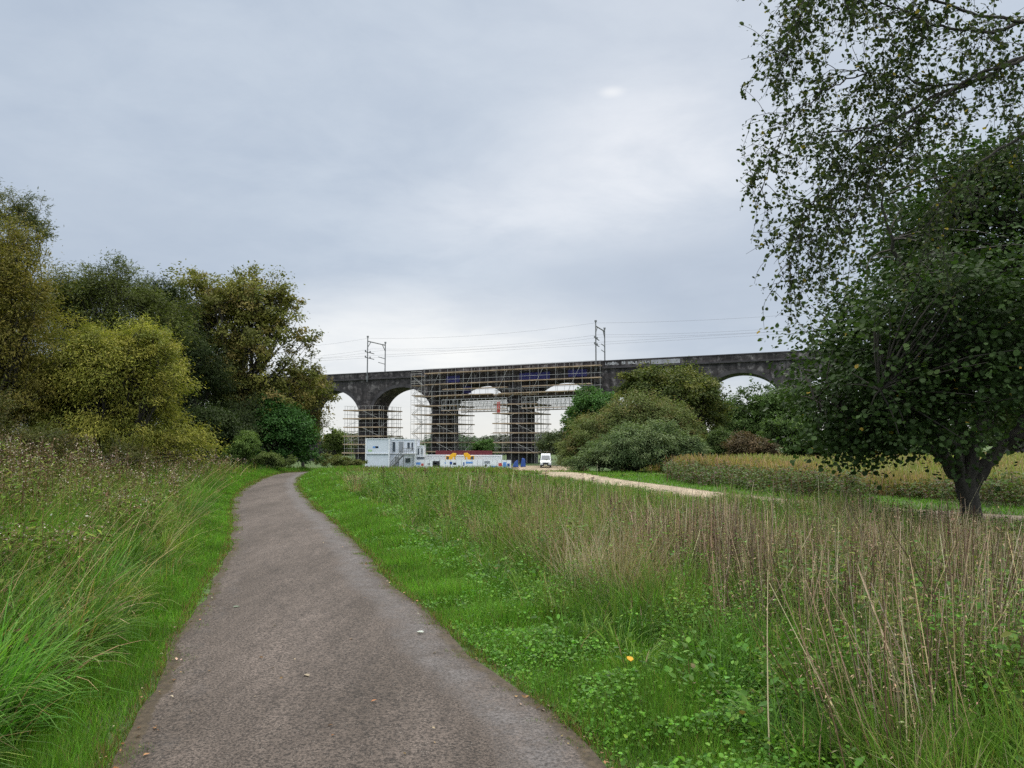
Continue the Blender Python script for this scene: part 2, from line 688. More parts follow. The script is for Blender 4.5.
def mixtint(n, cols, wts=None, var=0.18):
    cols = np.asarray(cols, float)
    i = rng.choice(len(cols), n, p=None if wts is None else np.asarray(wts) / np.sum(wts))
    c = cols[i] * (1 + rng.normal(0, var, (n, 1))) * (1 + rng.normal(0, var * 0.3, (n, 3)))
    green = (c[:, 1] > c[:, 0] * 1.15)[:, None]
    return np.clip(c * np.where(green, np.array([1.65, 1.52, 1.0]), np.array([1.12, 1.08, 1.1])), 0.004, 0.9)


class Veg:
    """collects blades and leaf cards into one mesh"""

    def __init__(s):
        s.V = []
        s.P = []
        s.T = []
        s.n = 0

    def add(s, vft):
        V, Fc, T = vft
        if len(V) == 0:
            return
        s.V.append(V)
        s.P.append(Fc + s.n)
        s.T.append(T)
        s.n += len(V)

    def build(s, name, mat, parent=None):
        P3 = [p for p in s.P if p.shape[1] == 3]
        P4 = [p for p in s.P if p.shape[1] == 4]
        polys = []
        if P3:
            polys.append(np.concatenate(P3))
        if P4:
            polys.append(np.concatenate(P4))
        me = np_mesh(name, np.concatenate(s.V), polys, np.concatenate(s.T))
        return link(name, me, mat, parent)


# ------------------------------------------------------------------ ground, path, second path
def axis(lim_lo, lim_hi, fine_lo, fine_hi, st):
    a = list(np.arange(fine_lo, fine_hi + 1e-6, st))
    v, d = fine_hi, st
    while v < lim_hi:
        d *= 1.35
        v += d
        a.append(v)
    v, d = fine_lo, st
    while v > lim_lo:
        d *= 1.35
        v -= d
        a.insert(0, v)
    return np.array(a)


gx = axis(-4000, 4000, -50, 50, 1.0)
gy = axis(-600, 6000, -8, 150, 1.0)
GX, GY = np.meshgrid(gx, gy)
GZ = terrain(GX, GY)
nx, ny = len(gx), len(gy)
i, j = np.meshgrid(np.arange(nx - 1), np.arange(ny - 1))
a = (j * nx + i).ravel()
me = np_mesh("ground", np.stack([GX, GY, GZ], -1).reshape(-1, 3), [np.stack([a, a + 1, a + nx + 1, a + nx], 1)], smooth=True)
tag(link("ground", me, M_GROUND), "rough green and brown ground of the valley floor", "ground", kind="structure")

LEFT = [(50, 860), (106, 768), (144, 715), (173, 655), (190, 618), (207, 583), (228, 553), (232, 530), (230, 512), (234, 498), (246, 487), (262, 479), (284, 472)]
RIGHT = [(715, 860), (612, 768), (560, 725), (508, 683), (454, 640), (405, 597), (378, 568), (354, 542), (333, 523), (315, 507), (304, 496), (298, 486), (300, 478), (312, 471.5)]
lw = np.array([GP(*p) for p in LEFT])
rw = np.array([GP(*p) for p in RIGHT])
lw = np.vstack([[lw[0, 0] + 0.15, -6], lw, [lw[-1, 0] + 0.2, 50], [lw[-1, 0] + 1.5, 62]])
rw = np.vstack([[rw[0, 0] - 0.1, -6], rw, [rw[-1, 0] + 0.4, 50], [rw[-1, 0] + 1.7, 62]])


def smooth_interp(y, tab):
    o = 0
    for dy in (-0.5, -0.25, 0, 0.25, 0.5):
        o = o + np.interp(np.asarray(y) * (1 + dy * 0.12), tab[:, 1], tab[:, 0])
    return o / 5


def xL(y):
    return smooth_interp(y, lw)


def xR(y):
    return smooth_interp(y, rw)


py_ = np.concatenate([np.arange(-5, 14, 0.2), np.arange(14, 60, 0.5)])
NA = 25
tt = np.linspace(0, 1, NA)
wob = (vnoise(py_ * 0, py_, 0.9, 1) - 0.5) * 0.2 + (vnoise(py_ * 0, py_, 0.25, 2) - 0.5) * 0.08
wob2 = (vnoise(py_ * 0, py_, 0.9, 3) - 0.5) * 0.16 + (vnoise(py_ * 0, py_, 0.25, 4) - 0.5) * 0.08
XL_, XR_ = xL(py_) + wob, xR(py_) + wob2
X = XL_[:, None] * (1 - tt) + XR_[:, None] * tt
Yg = np.repeat(py_[:, None], NA, 1)
camber = 0.025 * (1 - (2 * tt - 1) ** 2)
Z = terrain(X, Yg) + 0.016 + camber[None]
i, j = np.meshgrid(np.arange(NA - 1), np.arange(len(py_) - 1))
a = (j * NA + i).ravel()
me = np_mesh("path", np.stack([X, Yg, Z], -1).reshape(-1, 3), [np.stack([a, a + 1, a + NA + 1, a + NA], 1)], smooth=True)
at = me.attributes.new("edge", "FLOAT", "POINT")
wd = (XR_ - XL_)[:, None]
ed = np.minimum(tt[None] * wd, (1 - tt[None]) * wd)
at.data.foreach_set("value", np.clip(1 - ed / 0.16, 0, 1).astype(np.float32).ravel())
at = me.attributes.new("loose", "FLOAT", "POINT")
lo = np.maximum(S(1 - np.abs((1 - tt[None]) * wd - 0.3) / 0.45), 0.5 * S(1 - np.abs(tt[None] * wd - 0.25) / 0.3))
at.data.foreach_set("value", lo.astype(np.float32).ravel())
tag(link("path", me, M_PATH), "worn grey tarmac footpath curving away to the left", "path", kind="structure")

# pale second path, from the right edge of frame round to the works
P2 = [(16, 10.6), (11.2, 14.2), (8.6, 16.6), (6.9, 19.2), (5.2, 23.0), (4.3, 26.6), (3.2, 31), (2.4, 38), (2.2, 50), (2.6, 70), (3.6, 100), (4.6, 118), (6, 150)]


def catmull(P, m=10):
    P = np.array(P, float)
    P = np.vstack([2 * P[0] - P[1], P, 2 * P[-1] - P[-2]])
    o = []
    for k in range(1, len(P) - 2):
        for t in np.linspace(0, 1, m, endpoint=False):
            p0, p1, p2, p3 = P[k - 1:k + 3]
            o.append(0.5 * (2 * p1 + (p2 - p0) * t + (2 * p0 - 5 * p1 + 4 * p2 - p3) * t * t + (3 * p1 - p0 - 3 * p2 + p3) * t ** 3))
    o.append(P[-2])
    return np.array(o)


c2 = catmull(P2, 12)
tg = unit(np.gradient(c2, axis=0))
nr = np.stack([-tg[:, 1], tg[:, 0]], 1)
hw = np.interp(c2[:, 1], [0, 30, 60, 100, 118, 150], [1.25, 1.25, 1.5, 2.2, 4.0, 6.5])
N2 = 9
t2 = np.linspace(-1, 1, N2)
X2 = c2[:, None, 0] + nr[:, None, 0] * t2 * hw[:, None]
Y2 = c2[:, None, 1] + nr[:, None, 1] * t2 * hw[:, None]
Z2 = terrain(X2, Y2) + 0.02 + 0.02 * (1 - t2 ** 2)
i, j = np.meshgrid(np.arange(N2 - 1), np.arange(len(c2) - 1))
a = (j * N2 + i).ravel()
me = np_mesh("gravel_path", np.stack([X2, Y2, Z2], -1).reshape(-1, 3), [np.stack([a + N2, a + N2 + 1, a + 1, a], 1)], smooth=True)
at = me.attributes.new("edge", "FLOAT", "POINT")
at.data.foreach_set("value", np.broadcast_to(np.clip((np.abs(t2) - 0.7) / 0.3, 0, 1), X2.shape).astype(np.float32).ravel())
tag(link("gravel_path", me, M_TRACK), "pale gravel track running through the meadow to the works", "path", kind="structure")


def dist_p2(x, y):
    d = np.full(len(x), 1e9)
    for p in c2[::3]:
        d = np.minimum(d, np.hypot(x - p[0], y - p[1]))
    return d


def side_p2(x, y):
    """True on the far (field) side of the second path"""
    k = np.argmin((x[:, None] - c2[None, ::3, 0]) ** 2 + (y[:, None] - c2[None, ::3, 1]) ** 2, 1) * 3
    return ((x - c2[k, 0]) * nr[k, 0] + (y - c2[k, 1]) * nr[k, 1]) < 0


# ------------------------------------------------------------------ ground vegetation
def sample(n, y0, y1, r0, r1, p=1.5):
    """density falling like y**-p"""
    u = rng.random(n)
    e = 2 - p
    y = (y0 ** e + u * (y1 ** e - y0 ** e)) ** (1 / e)
    r = r0 + rng.random(n) * (r1 - r0)
    return r * y, y


def fwid(y, w):
    return np.maximum(w, 0.0009 * y)


def vcap(x, y):
    """how tall the meadow stands: it thins out to short growth as the ground falls away"""
    p = x / np.maximum(y, 0.5) * F + 512
    top = np.interp(p, [250, 330, 460, 560, 620, 700, 730, 800, 860, 910, 1024, 1200], [466, 469, 471, 475, 482, 494, 487, 488, 493, 505, 516, 518])
    return EYE - (top - 440) / F * y


# 1 mown verge on both sides of the path --------------------------------------------
vg = Veg()
xs, ys = [], []
for side, cnt in ((-1, 150000), (1, 270000)):
    u = rng.random(cnt)
    e = 0.45
    y = (2.0 ** e + u * (46 ** e - 2.0 ** e)) ** (1 / e)
    wv = (0.42 + 0.35 * vnoise(y * 0, y, 1.5, 5) + 0.01 * y) if side < 0 else (0.8 + 0.7 * vnoise(y * 0, y, 1.2, 6) + 0.01 * y)
    o = -0.2 + (wv + 0.2) * rng.random(cnt)
    kk = (o > 0.02) | (o > -0.26 * S((vnoise(y * 7, y, 0.3, 50 + side) - 0.35) / 0.5))
    o, y = o[kk], y[kk]
    ys.append(y)
    xs.append(xR(y) + o if side > 0 else xL(y) - o)
x, y = np.concatenate(xs), np.concatenate(ys)
off = np.where(x < (xL(y) + xR(y)) / 2, xL(y) - x, x - xR(y))
n = len(x)
h = (0.035 + 0.07 * np.clip(off / 0.5, 0, 1)) * (0.6 + 0.9 * rng.random(n)) * (0.5 + 1.1 * vnoise(x, y, 0.5, 7)) * (1 + 0.02 * y)
tint = mixtint(n, [(0.055, 0.14, 0.02), (0.078, 0.175, 0.028), (0.042, 0.10, 0.018), (0.16, 0.17, 0.06)], [4, 4, 3, 0.6], 0.22)
pt = vnoise(x, y, 0.35, 60)[:, None]
tint = tint * (0.72 + 0.6 * pt) * np.array([1.0, 1.0, 1.0])
h = h * np.where(off < 0, 0.6, 1.0)
dry = (off < 0.08) & (rng.random(n) < 0.4) | (rng.random(n) < 0.03)
tint[dry] = mixtint(int(dry.sum()), [(0.17, 0.12, 0.05), (0.12, 0.09, 0.04)], None, 0.25)
vg.add(blades(x, y, terrain(x, y), h, fwid(y, 0.0042), rng.random(n) * 6.28, rng.normal(0.25, 0.2, n), rng.random(n) * 0.9, tint, 2))
# clover and buttercup leaves on the right verge
x, y = sample(420000, 2.2, 40, -0.6, 0.65, 1.7)
r_ = xR(y)
k = (x > r_ + 0.04) & (x < r_ + 0.75 + 0.9 * vnoise(x, y, 0.9, 67)) & (vnoise(x, y, 0.45, 8) + 0.35 * rng.random(len(x)) > 0.5)
x, y = x[k], y[k]
n = len(x)
off = x - xR(y)
hz = (0.03 + 0.16 * np.clip(off / 1.2, 0, 1)) * (0.3 + 0.7 * rng.random(n)) * (0.35 + 1.5 * vnoise(x, y, 0.4, 62))
pos = np.stack([x, y, terrain(x, y) + hz], 1)
nrm = np.stack([rng.normal(0, 0.45, n), rng.normal(0, 0.45, n) - 0.15, np.ones(n)], 1)
tint = mixtint(n, [(0.055, 0.15, 0.024), (0.078, 0.185, 0.032), (0.038, 0.10, 0.02)], None, 0.22)
vg.add(cards(LEAFW, pos, nrm, np.maximum(0.017, 0.0022 * y) * (0.5 + 1.3 * rng.random(n) ** 1.5), tint))
tag(vg.build("verge_grass", M_GRASS), "short bright green grass and clover along both path edges", "grass", kind="stuff")

# 2 long arching grass on the left ----------------------------------------------------
vg = Veg()
x, y = sample(170000, 1.8, 40, -1.15, 0.0, 1.6)
l = xL(y)
off = l - x
k = (off > 0.32 + 0.3 * vnoise(x, y, 1.1, 9)) & (off < 9 + y * 0.2) & (vnoise(x, y, 0.5, 70) + 0.5 * rng.random(len(x)) > 0.5)
x, y, off = x[k], y[k], off[k]
n = len(x)
clump = vnoise(x, y, 0.7, 10)
cl2 = vnoise(x, y, 2.6, 11)
h = (0.28 + 0.55 * S((off - 0.3) / 1.6)) * (0.55 + 0.75 * clump) * (0.75 + 0.5 * rng.random(n))
h = np.minimum(h, np.maximum(0.3, 1.5 - 0.02 * y))
az = 6.28 * vnoise(x, y, 0.9, 12) * 1.3 + rng.normal(0, 0.7, n)
az = np.where(rng.random(n) < 0.5, rng.normal(-0.3, 0.8, n), az)
tint = mixtint(n, [(0.05, 0.125, 0.022), (0.075, 0.16, 0.03), (0.035, 0.085, 0.02), (0.105, 0.165, 0.045), (0.26, 0.2, 0.09)], [4, 3.5, 3, 2, 0.55], 0.22)
dryf = (S((vnoise(x, y, 1.9, 13) - 0.52) / 0.2) * S((y - 6) / 6) * 0.5 + 0.03) > rng.random(n)
tint[dryf] = mixtint(int(dryf.sum()), [(0.27, 0.21, 0.1), (0.2, 0.15, 0.07), (0.16, 0.17, 0.06)], None, 0.25)
vg.add(blades(x, y, terrain(x, y), h, fwid(y, 0.0098), az, rng.normal(0.2, 0.18, n), rng.random(n) ** 0.8 * (1.0 + 1.3 * clump), tint, 4))
# tussocks: fountains of long blades
tx, ty = sample(900, 2.6, 26, -1.1, 0.0, 1.3)
toff = xL(ty) - tx
k = (toff > 0.62) & (toff < 7)
tx, ty, toff = tx[k], ty[k], toff[k]
nb = 110
idx = np.repeat(np.arange(len(tx)), nb)
n = len(idx)
th_ = rng.random(n) * 6.28
rad_ = 0.16 * np.sqrt(rng.random(n)) * (0.6 + 0.8 * rng.random(len(tx)))[idx]
x, y = tx[idx] + np.cos(th_) * rad_, ty[idx] + np.sin(th_) * rad_
hh = (0.55 + 0.4 * rng.random(len(tx)))[idx] * (0.6 + 0.55 * rng.random(n)) * np.minimum(1, 0.55 + toff[idx] * 0.35)
az = np.where(rng.random(n) < 0.7, th_, rng.normal(-0.4, 0.7, n))
base_c = mixtint(len(tx), [(0.055, 0.13, 0.03), (0.085, 0.155, 0.04), (0.04, 0.092, 0.024), (0.12, 0.155, 0.055), (0.03, 0.07, 0.02)], [4, 4, 3, 1.5, 2], 0.18)[idx]
tint = base_c * (1 + rng.normal(0, 0.16, (n, 1)))
dd = rng.random(n) < 0.05
tint[dd] = mixtint(int(dd.sum()), [(0.3, 0.23, 0.11), (0.22, 0.16, 0.08)], None, 0.2)
vg.add(blades(x, y, terrain(x, y), hh, fwid(y, 0.014), az, rng.normal(0.15, 0.12, n), 0.5 + 1.7 * rng.random(n), np.clip(tint, 0.01, 0.8), 5))
tag(vg.build("long_grass", M_GRASS), "long arching green grass on the left bank of the path", "grass", kind="stuff")


# leafy stalk generator ----------------------------------------------------------------
def stalks(vg, x, y, h, wst, stemcol, leafcol, nleaf, lsize, tmpl=LEAF4, lean=0.12, droop=0.3, zfrom=0.25, zto=1.0, spread=0.06, seg=2, topfluff=None, nfl=0, fsize=0.03, fspread=0.05, az=None, ln=None):
    n = len(x)
    az = rng.random(n) * 6.28 if az is None else az
    ln = np.abs(rng.normal(0, lean, n)) if ln is None else ln
    cu = rng.normal(0, 0.15, n)
    z = terrain(x, y)
    vg.add(blades(x, y, z, h, fwid(y, wst), az, ln, cu, mixtint(n, stemcol, None, 0.25), seg, 0.45))
    if nleaf:
        m = rng.poisson(nleaf, n)
        idx = np.repeat(np.arange(n), m)
        t = zfrom + (zto - zfrom) * rng.random(len(idx))
        th = ln[idx] + cu[idx] * t * 0.5
        s = t * h[idx]
        a2 = rng.random(len(idx)) * 6.28
        sp = spread * (0.3 + rng.random(len(idx)))
        pos = np.stack([x[idx] + np.cos(az[idx]) * np.sin(th) * s + np.cos(a2) * sp, y[idx] + np.sin(az[idx]) * np.sin(th) * s + np.sin(a2) * sp, z[idx] + np.cos(th) * s], 1)
        d = np.stack([np.cos(a2), np.sin(a2), rng.normal(-droop, 0.3, len(idx))], 1)
        nm = np.stack([rng.normal(0, 0.4, len(idx)), rng.normal(0, 0.4, len(idx)), np.ones(len(idx))], 1)
        vg.add(cards(tmpl, pos, nm, np.maximum(lsize, 0.0022 * y[idx]) * (0.6 + 0.8 * rng.random(len(idx))), mixtint(len(idx), leafcol, None, 0.25), d))
    if topfluff is not None:
        m = rng.poisson(nfl, n)
        idx = np.repeat(np.arange(n), m)
        t = 1 - 0.22 * rng.random(len(idx)) ** 1.5
        th = ln[idx] + cu[idx] * 0.5
        s = t * h[idx]
        pos = np.stack([x[idx] + np.cos(az[idx]) * np.sin(th) * s, y[idx] + np.sin(az[idx]) * np.sin(th) * s, z[idx] + np.cos(th) * s], 1) + rng.normal(0, fspread, (len(idx), 3))
        vg.add(cards(LEAF4, pos, rng.normal(size=(len(idx), 3)), np.maximum(fsize, 0.002 * y[idx]) * (0.5 + rng.random(len(idx))), mixtint(len(idx), topfluff, None, 0.2)))


# 3 seeding willowherb on the left -----------------------------------------------------
vg = Veg()
x, y = sample(7000, 5.5, 38, -1.0, -0.1, 1.25)
off = xL(y) - x
k = (off > 0.85 + 0.012 * y) & (off < 3.2 + 0.4 * y) & (vnoise(x, y, 1.7, 14) + 0.25 * S((y - 9) / 8) > 0.55 - 0.22 * S((off - 2.4) / 3))
x, y, off = x[k], y[k], off[k]
n = len(x)
h = (0.7 + 0.8 * S((off - 1.3) / 3.2)) * (0.55 + 0.35 * rng.random(n) + 0.65 * vnoise(x, y, 1.0, 61))
h = np.minimum(h, 1.95 - 0.012 * y)
stalks(vg, x, y, h, 0.008, [(0.13, 0.075, 0.04), (0.09, 0.06, 0.035), (0.16, 0.11, 0.055)],
       [(0.10, 0.07, 0.035), (0.11, 0.105, 0.04), (0.07, 0.10, 0.03), (0.06, 0.11, 0.028), (0.085, 0.12, 0.03)], 24, 0.08, LEAFS, 0.1, 0.5, 0.3, 0.97, 0.05,
       topfluff=[(0.38, 0.34, 0.28), (0.28, 0.23, 0.18), (0.17, 0.12, 0.08), (0.12, 0.09, 0.05)], nfl=9, fsize=0.022, fspread=0.05)
tag(vg.build("seeding_willowherb", M_DRY), "brown willowherb stems with pale seed fluff below the left trees", "wildflowers", kind="stuff")
# straw coloured bent grass stems leaning over the left bank
vg = Veg()
# leafy weeds and tussocks mixed through the bank
x, y = sample(8000, 4.0, 34, -1.0, -0.05, 1.35)
off = xL(y) - x
k = (off > 0.75) & (off < 6 + 0.2 * y) & (vnoise(x, y, 1.1, 66) > 0.5)
x, y, off = x[k], y[k], off[k]
vgl = Veg()
h = (0.35 + 0.6 * S((off - 0.7) / 2.5)) * (0.5 + 0.8 * rng.random(len(x)))
stalks(vgl, x, y, h, 0.006, [(0.09, 0.09, 0.035), (0.12, 0.08, 0.04)], [(0.06, 0.105, 0.028), (0.085, 0.12, 0.035), (0.12, 0.10, 0.04), (0.045, 0.08, 0.024)], 30, 0.045, LEAFN, 0.2, 0.4, 0.2, 1.0, 0.06, seg=3)
tag(vgl.build("bank_weeds", M_LEAF), "leafy green and brownish weeds among the grass of the left bank", "weeds", kind="stuff")
x, y = sample(2600, 4.5, 30, -0.95, -0.1, 1.5)
off = xL(y) - x
k = (off > 0.7) & (off < 6) & (vnoise(x, y, 2.2, 15) > 0.42)
x, y = x[k], y[k]
n = len(x)
vg.add(blades(x, y, terrain(x, y), 0.85 + 0.5 * rng.random(n), fwid(y, 0.0045), rng.normal(0.25, 0.5, n), 0.25 + 0.5 * rng.random(n), 0.3 + 0.5 * rng.random(n),
              mixtint(n, [(0.34, 0.29, 0.15), (0.27, 0.22, 0.11)], None, 0.2), 4, 0.3))
for (px, py) in [(20, 640), (45, 610), (10, 590), (70, 655), (95, 630), (30, 700)]:
    g_ = GP(px, py)
    m = 14
    vg.add(blades(g_[0] + rng.normal(0, 0.1, m), g_[1] + rng.normal(0, 0.1, m), np.full(m, 0.05), 0.45 + 0.3 * rng.random(m), 0.013 + 0.012 * rng.random(m), rng.normal(-0.3, 0.8, m), 0.3 + 0.4 * rng.random(m), 0.8 + rng.random(m), mixtint(m, [(0.30, 0.23, 0.14), (0.22, 0.15, 0.09), (0.16, 0.11, 0.07)], None, 0.2), 5))
tag(vg.build("straw_stems", M_DRY), "straw coloured grass stems leaning over the left bank", "dry grass", kind="stuff")

# 4 leafy green herbs to the right of the verge ----------------------------------------
vg = Veg()
x, y = sample(9500, 2.3, 34, -0.45, 0.8, 1.5)
off = x - xR(y)
k = (off > 0.6 + 0.6 * vnoise(x, y, 0.9, 16)) & (off < 3.3 + 0.02 * y) & (vnoise(x, y, 0.7, 17) > 0.46)
k |= (off > 3.3) & (y < 7) & (vnoise(x, y, 0.9, 18) > 0.68)
x, y, off = x[k], y[k], off[k]
n = len(x)
h = (0.14 + 0.5 * S((off - 0.9) / 1.2)) * (0.6 + 0.7 * rng.random(n)) * (0.7 + 0.6 * vnoise(x, y, 1.3, 19))
h = np.minimum(h, np.maximum(0.12, vcap(x, y) - 0.08))
stalks(vg, x, y, h, 0.005, [(0.06, 0.10, 0.025), (0.09, 0.10, 0.04)],
       [(0.05, 0.13, 0.025), (0.07, 0.16, 0.03), (0.036, 0.09, 0.022), (0.085, 0.15, 0.03)], 40, 0.026, LEAFN, 0.35, 0.5, 0.1, 1.0, 0.06)
x, y = sample(1700, 2.3, 16, -0.4, 0.8, 1.4)
off = x - xR(y)
k = (off > 0.7) & (off < 3.4) & (vnoise(x, y, 0.6, 73) > 0.45)
x, y = x[k], y[k]
m = 9
idx = np.repeat(np.arange(len(x)), m)
n = len(idx)
a_ = rng.random(n) * 6.28
rr_ = 0.05 + 0.05 * rng.random(n)
pos = np.stack([x[idx] + np.cos(a_) * rr_, y[idx] + np.sin(a_) * rr_, terrain(x[idx], y[idx]) + 0.05 + 0.22 * rng.random(n)], 1)
d = np.stack([np.cos(a_), np.sin(a_), rng.normal(0.15, 0.35, n)], 1)
nm = np.stack([-np.cos(a_) * 0.5 + rng.normal(0, 0.3, n), -np.sin(a_) * 0.5 + rng.normal(0, 0.3, n), np.ones(n)], 1)
vg.add(cards(LEAFN, pos, nm, 0.028 + 0.045 * rng.random(n), mixtint(n, [(0.045, 0.115, 0.026), (0.06, 0.14, 0.03), (0.03, 0.075, 0.02), (0.13, 0.11, 0.04)], [3, 3, 2, 0.4], 0.2), d))
x, y = sample(6500, 3.5, 34, -0.4, 0.95, 1.2)
k = (x - xR(y) > 1.6) & (dist_p2(x, y) > 1.5) & ~(side_p2(x, y) & (y < 33)) & (vnoise(x, y, 1.2, 75) > 0.6)
x, y = x[k], y[k]
h = np.minimum(0.4 + 0.4 * rng.random(len(x)), np.maximum(0.15, vcap(x, y) * (0.75 + 0.3 * rng.random(len(x)))))
stalks(vg, x, y, h, 0.005, [(0.06, 0.10, 0.025), (0.09, 0.08, 0.035)], [(0.04, 0.10, 0.024), (0.055, 0.125, 0.03), (0.03, 0.07, 0.018), (0.09, 0.12, 0.035)], 26, 0.045, LEAFN, 0.2, 0.5, 0.15, 1.0, 0.055)
tag(vg.build("leafy_herbs", M_LEAF), "leafy dark green nettles and herbs beside the right verge", "nettles", kind="stuff")

# 5 meadow grass -----------------------------------------------------------------------
def tussocks(vg, tx, ty, th, nb, w, cols, wts, curl=1.5, rad=0.16, dryp=0.1, lean=0.16, seg=4):
    idx = np.repeat(np.arange(len(tx)), nb)
    n = len(idx)
    a_ = rng.random(n) * 6.28
    rr_ = rad * np.sqrt(rng.random(n)) * (0.5 + rng.random(len(tx)))[idx]
    x, y = tx[idx] + np.cos(a_) * rr_, ty[idx] + np.sin(a_) * rr_
    h = th[idx] * (0.5 + 0.6 * rng.random(n))
    az = np.where(rng.random(n) < 0.7, a_, rng.random(n) * 6.28)
    bc = mixtint(len(tx), cols, wts, 0.15)[idx]
    tint = bc * (1 + rng.normal(0, 0.18, (n, 1)))
    d = rng.random(n) < dryp
    tint[d] = mixtint(int(d.sum()), [(0.26, 0.21, 0.12), (0.19, 0.14, 0.085), (0.32, 0.27, 0.17)], None, 0.2)
    vg.add(blades(x, y, terrain(x, y), h, fwid(y, w), az, rng.normal(lean, 0.12, n), curl * rng.random(n), np.clip(tint, 0.01, 0.8), seg))


GREENS = [(0.055, 0.12, 0.024), (0.078, 0.15, 0.034), (0.042, 0.09, 0.02), (0.105, 0.155, 0.046), (0.24, 0.19, 0.11)]
vg = Veg()
x, y = sample(125000, 2.2, 44, -0.45, 0.95, 1.35)
off = x - xR(y)
dp = dist_p2(x, y)
k = (off > 1.15 + 0.5 * vnoise(x, y, 1.2, 20)) & (dp > 1.1) & ~(side_p2(x, y) & (y < 33)) & (vnoise(x, y, 0.6, 63) + 0.3 * rng.random(len(x)) > 0.5)
x, y, off = x[k], y[k], off[k]
n = len(x)
cl = vnoise(x, y, 0.9, 21)
h = (0.3 + 0.4 * S((off - 1.2) / 2.0)) * (0.35 + 1.0 * cl) * (0.7 + 0.5 * rng.random(n))
h = np.minimum(h, np.maximum(0.1, vcap(x, y) * (0.6 + 0.45 * rng.random(n)) - 0.02))
browny = S((vnoise(x, y, 1.7, 22) - 0.42) / 0.22) * S((off - 1.8) / 1.5) * 0.36 * (1 - 0.6 * S((y - 8) / 6)) + 0.04
tint = mixtint(n, GREENS[:4], [3, 3, 3, 2], 0.22)
kb = browny > rng.random(n)
tint[kb] = mixtint(int(kb.sum()), [(0.24, 0.19, 0.12), (0.17, 0.13, 0.085), (0.30, 0.25, 0.17), (0.12, 0.09, 0.06)], None, 0.25)
vg.add(blades(x, y, terrain(x, y), h, fwid(y, 0.0058), rng.random(n) * 6.28, rng.normal(0.35, 0.3, n), rng.random(n) * 1.5, tint, 3))
tx, ty = sample(4200, 2.4, 40, -0.45, 0.95, 1.35)
toff = tx - xR(ty)
k = (toff > 0.85 + 0.5 * vnoise(tx, ty, 0.8, 68)) & (dist_p2(tx, ty) > 1.3) & ~(side_p2(tx, ty) & (ty < 33)) & (vnoise(tx, ty, 1.3, 64) > 0.36)
tx, ty, toff = tx[k], ty[k], toff[k]
th = (0.35 + 0.5 * rng.random(len(tx))) * (0.5 + 0.5 * S((toff - 0.9) / 1.6))
th = np.minimum(th, np.maximum(0.12, vcap(tx, ty) * (0.8 + 0.35 * rng.random(len(tx)))))
tussocks(vg, tx, ty, th, 60, 0.007, GREENS, [3, 3, 3, 2.2, 0.9])
tx, ty = sample(1500, 2.3, 11, -0.35, 0.85, 1.3)
toff = tx - xR(ty)
k = (toff > 0.55 + 0.7 * vnoise(tx, ty, 0.6, 71)) & (toff < 5) & (vnoise(tx, ty, 0.7, 72) > 0.36)
tx, ty, toff = tx[k], ty[k], toff[k]
th = (0.2 + 0.32 * rng.random(len(tx))) * (0.6 + 0.5 * S((toff - 0.6) / 1.2))
tussocks(vg, tx, ty, th, 42, 0.0105, [(0.05, 0.125, 0.024), (0.075, 0.155, 0.034), (0.035, 0.085, 0.02), (0.10, 0.16, 0.045)], [3, 3, 3, 1.5], 1.7, 0.14, 0.03, 0.2, 5)
# bleached dead grass in patches
tx, ty = sample(1700, 3.6, 30, -0.4, 0.95, 1.35)
toff = tx - xR(ty)
k = (toff > 1.7) & (dist_p2(tx, ty) > 1.5) & ~(side_p2(tx, ty) & (ty < 33)) & (vnoise(tx, ty, 1.9, 23) > 0.58)
k &= rng.random(len(tx)) > 0.6 * S((ty - 9) / 6)
tx, ty = tx[k], ty[k]
th = np.minimum(0.55 + 0.5 * rng.random(len(tx)), np.maximum(0.15, vcap(tx, ty) * (0.8 + 0.3 * rng.random(len(tx)))))
tussocks(vg, tx, ty, th, 55, 0.0055, [(0.27, 0.215, 0.14), (0.22, 0.165, 0.105), (0.31, 0.26, 0.18)], [3, 2, 2], 1.1, 0.17, 0.0, 0.2, 3)
tag(vg.build("meadow_grass", M_GRASS), "rough mixed green and straw meadow grass right of the path", "grass", kind="stuff")

# 6 dead brown stems in the meadow, in stands --------------------------------------------
vg = Veg()
STEMC = [(0.31, 0.25, 0.16), (0.22, 0.165, 0.105), (0.12, 0.08, 0.055), (0.38, 0.32, 0.22), (0.07, 0.045, 0.035)]
SLEAF = [(0.22, 0.17, 0.105), (0.14, 0.105, 0.06), (0.29, 0.24, 0.15), (0.09, 0.115, 0.04), (0.07, 0.10, 0.03)]
gx_, gy_, gh_, gm_ = [], [], [], []
for (px, py, m, hh) in [(897, 757, 45, 1.0), (960, 720, 45, 1.05), (850, 660, 60, 1.0), (700, 590, 90, 1.0), (668, 575, 80, 0.95), (745, 600, 90, 1.05), (930, 640, 60, 1.05), (1000, 640, 70, 1.1), (790, 640, 50, 1.0),
                        (720, 560, 70, 1.0), (640, 550, 70, 0.9), (1010, 700, 45, 1.1), (880, 600, 50, 1.0), (560, 530, 60, 0.85), (610, 540, 70, 0.85), (820, 590, 40, 0.9), (960, 590, 50, 1.0), (520, 515, 50, 0.8)]:
    g_ = GP(px, py)
    gx_.append(g_[0]); gy_.append(g_[1]); gh_.append(hh); gm_.append(m)
tx, ty = sample(430, 3.6, 36, -0.45, 0.95, 1.15)
toff = tx - xR(ty)
k = (toff > 1.9) & (dist_p2(tx, ty) > 1.6) & ~(side_p2(tx, ty) & (ty < 33)) & (vnoise(tx, ty, 1.9, 23) > 0.54) & (toff < 9 + 0.25 * ty)
k &= rng.random(len(tx)) > 0.62 * S((ty - 8) / 6)
tx, ty = tx[k], ty[k]
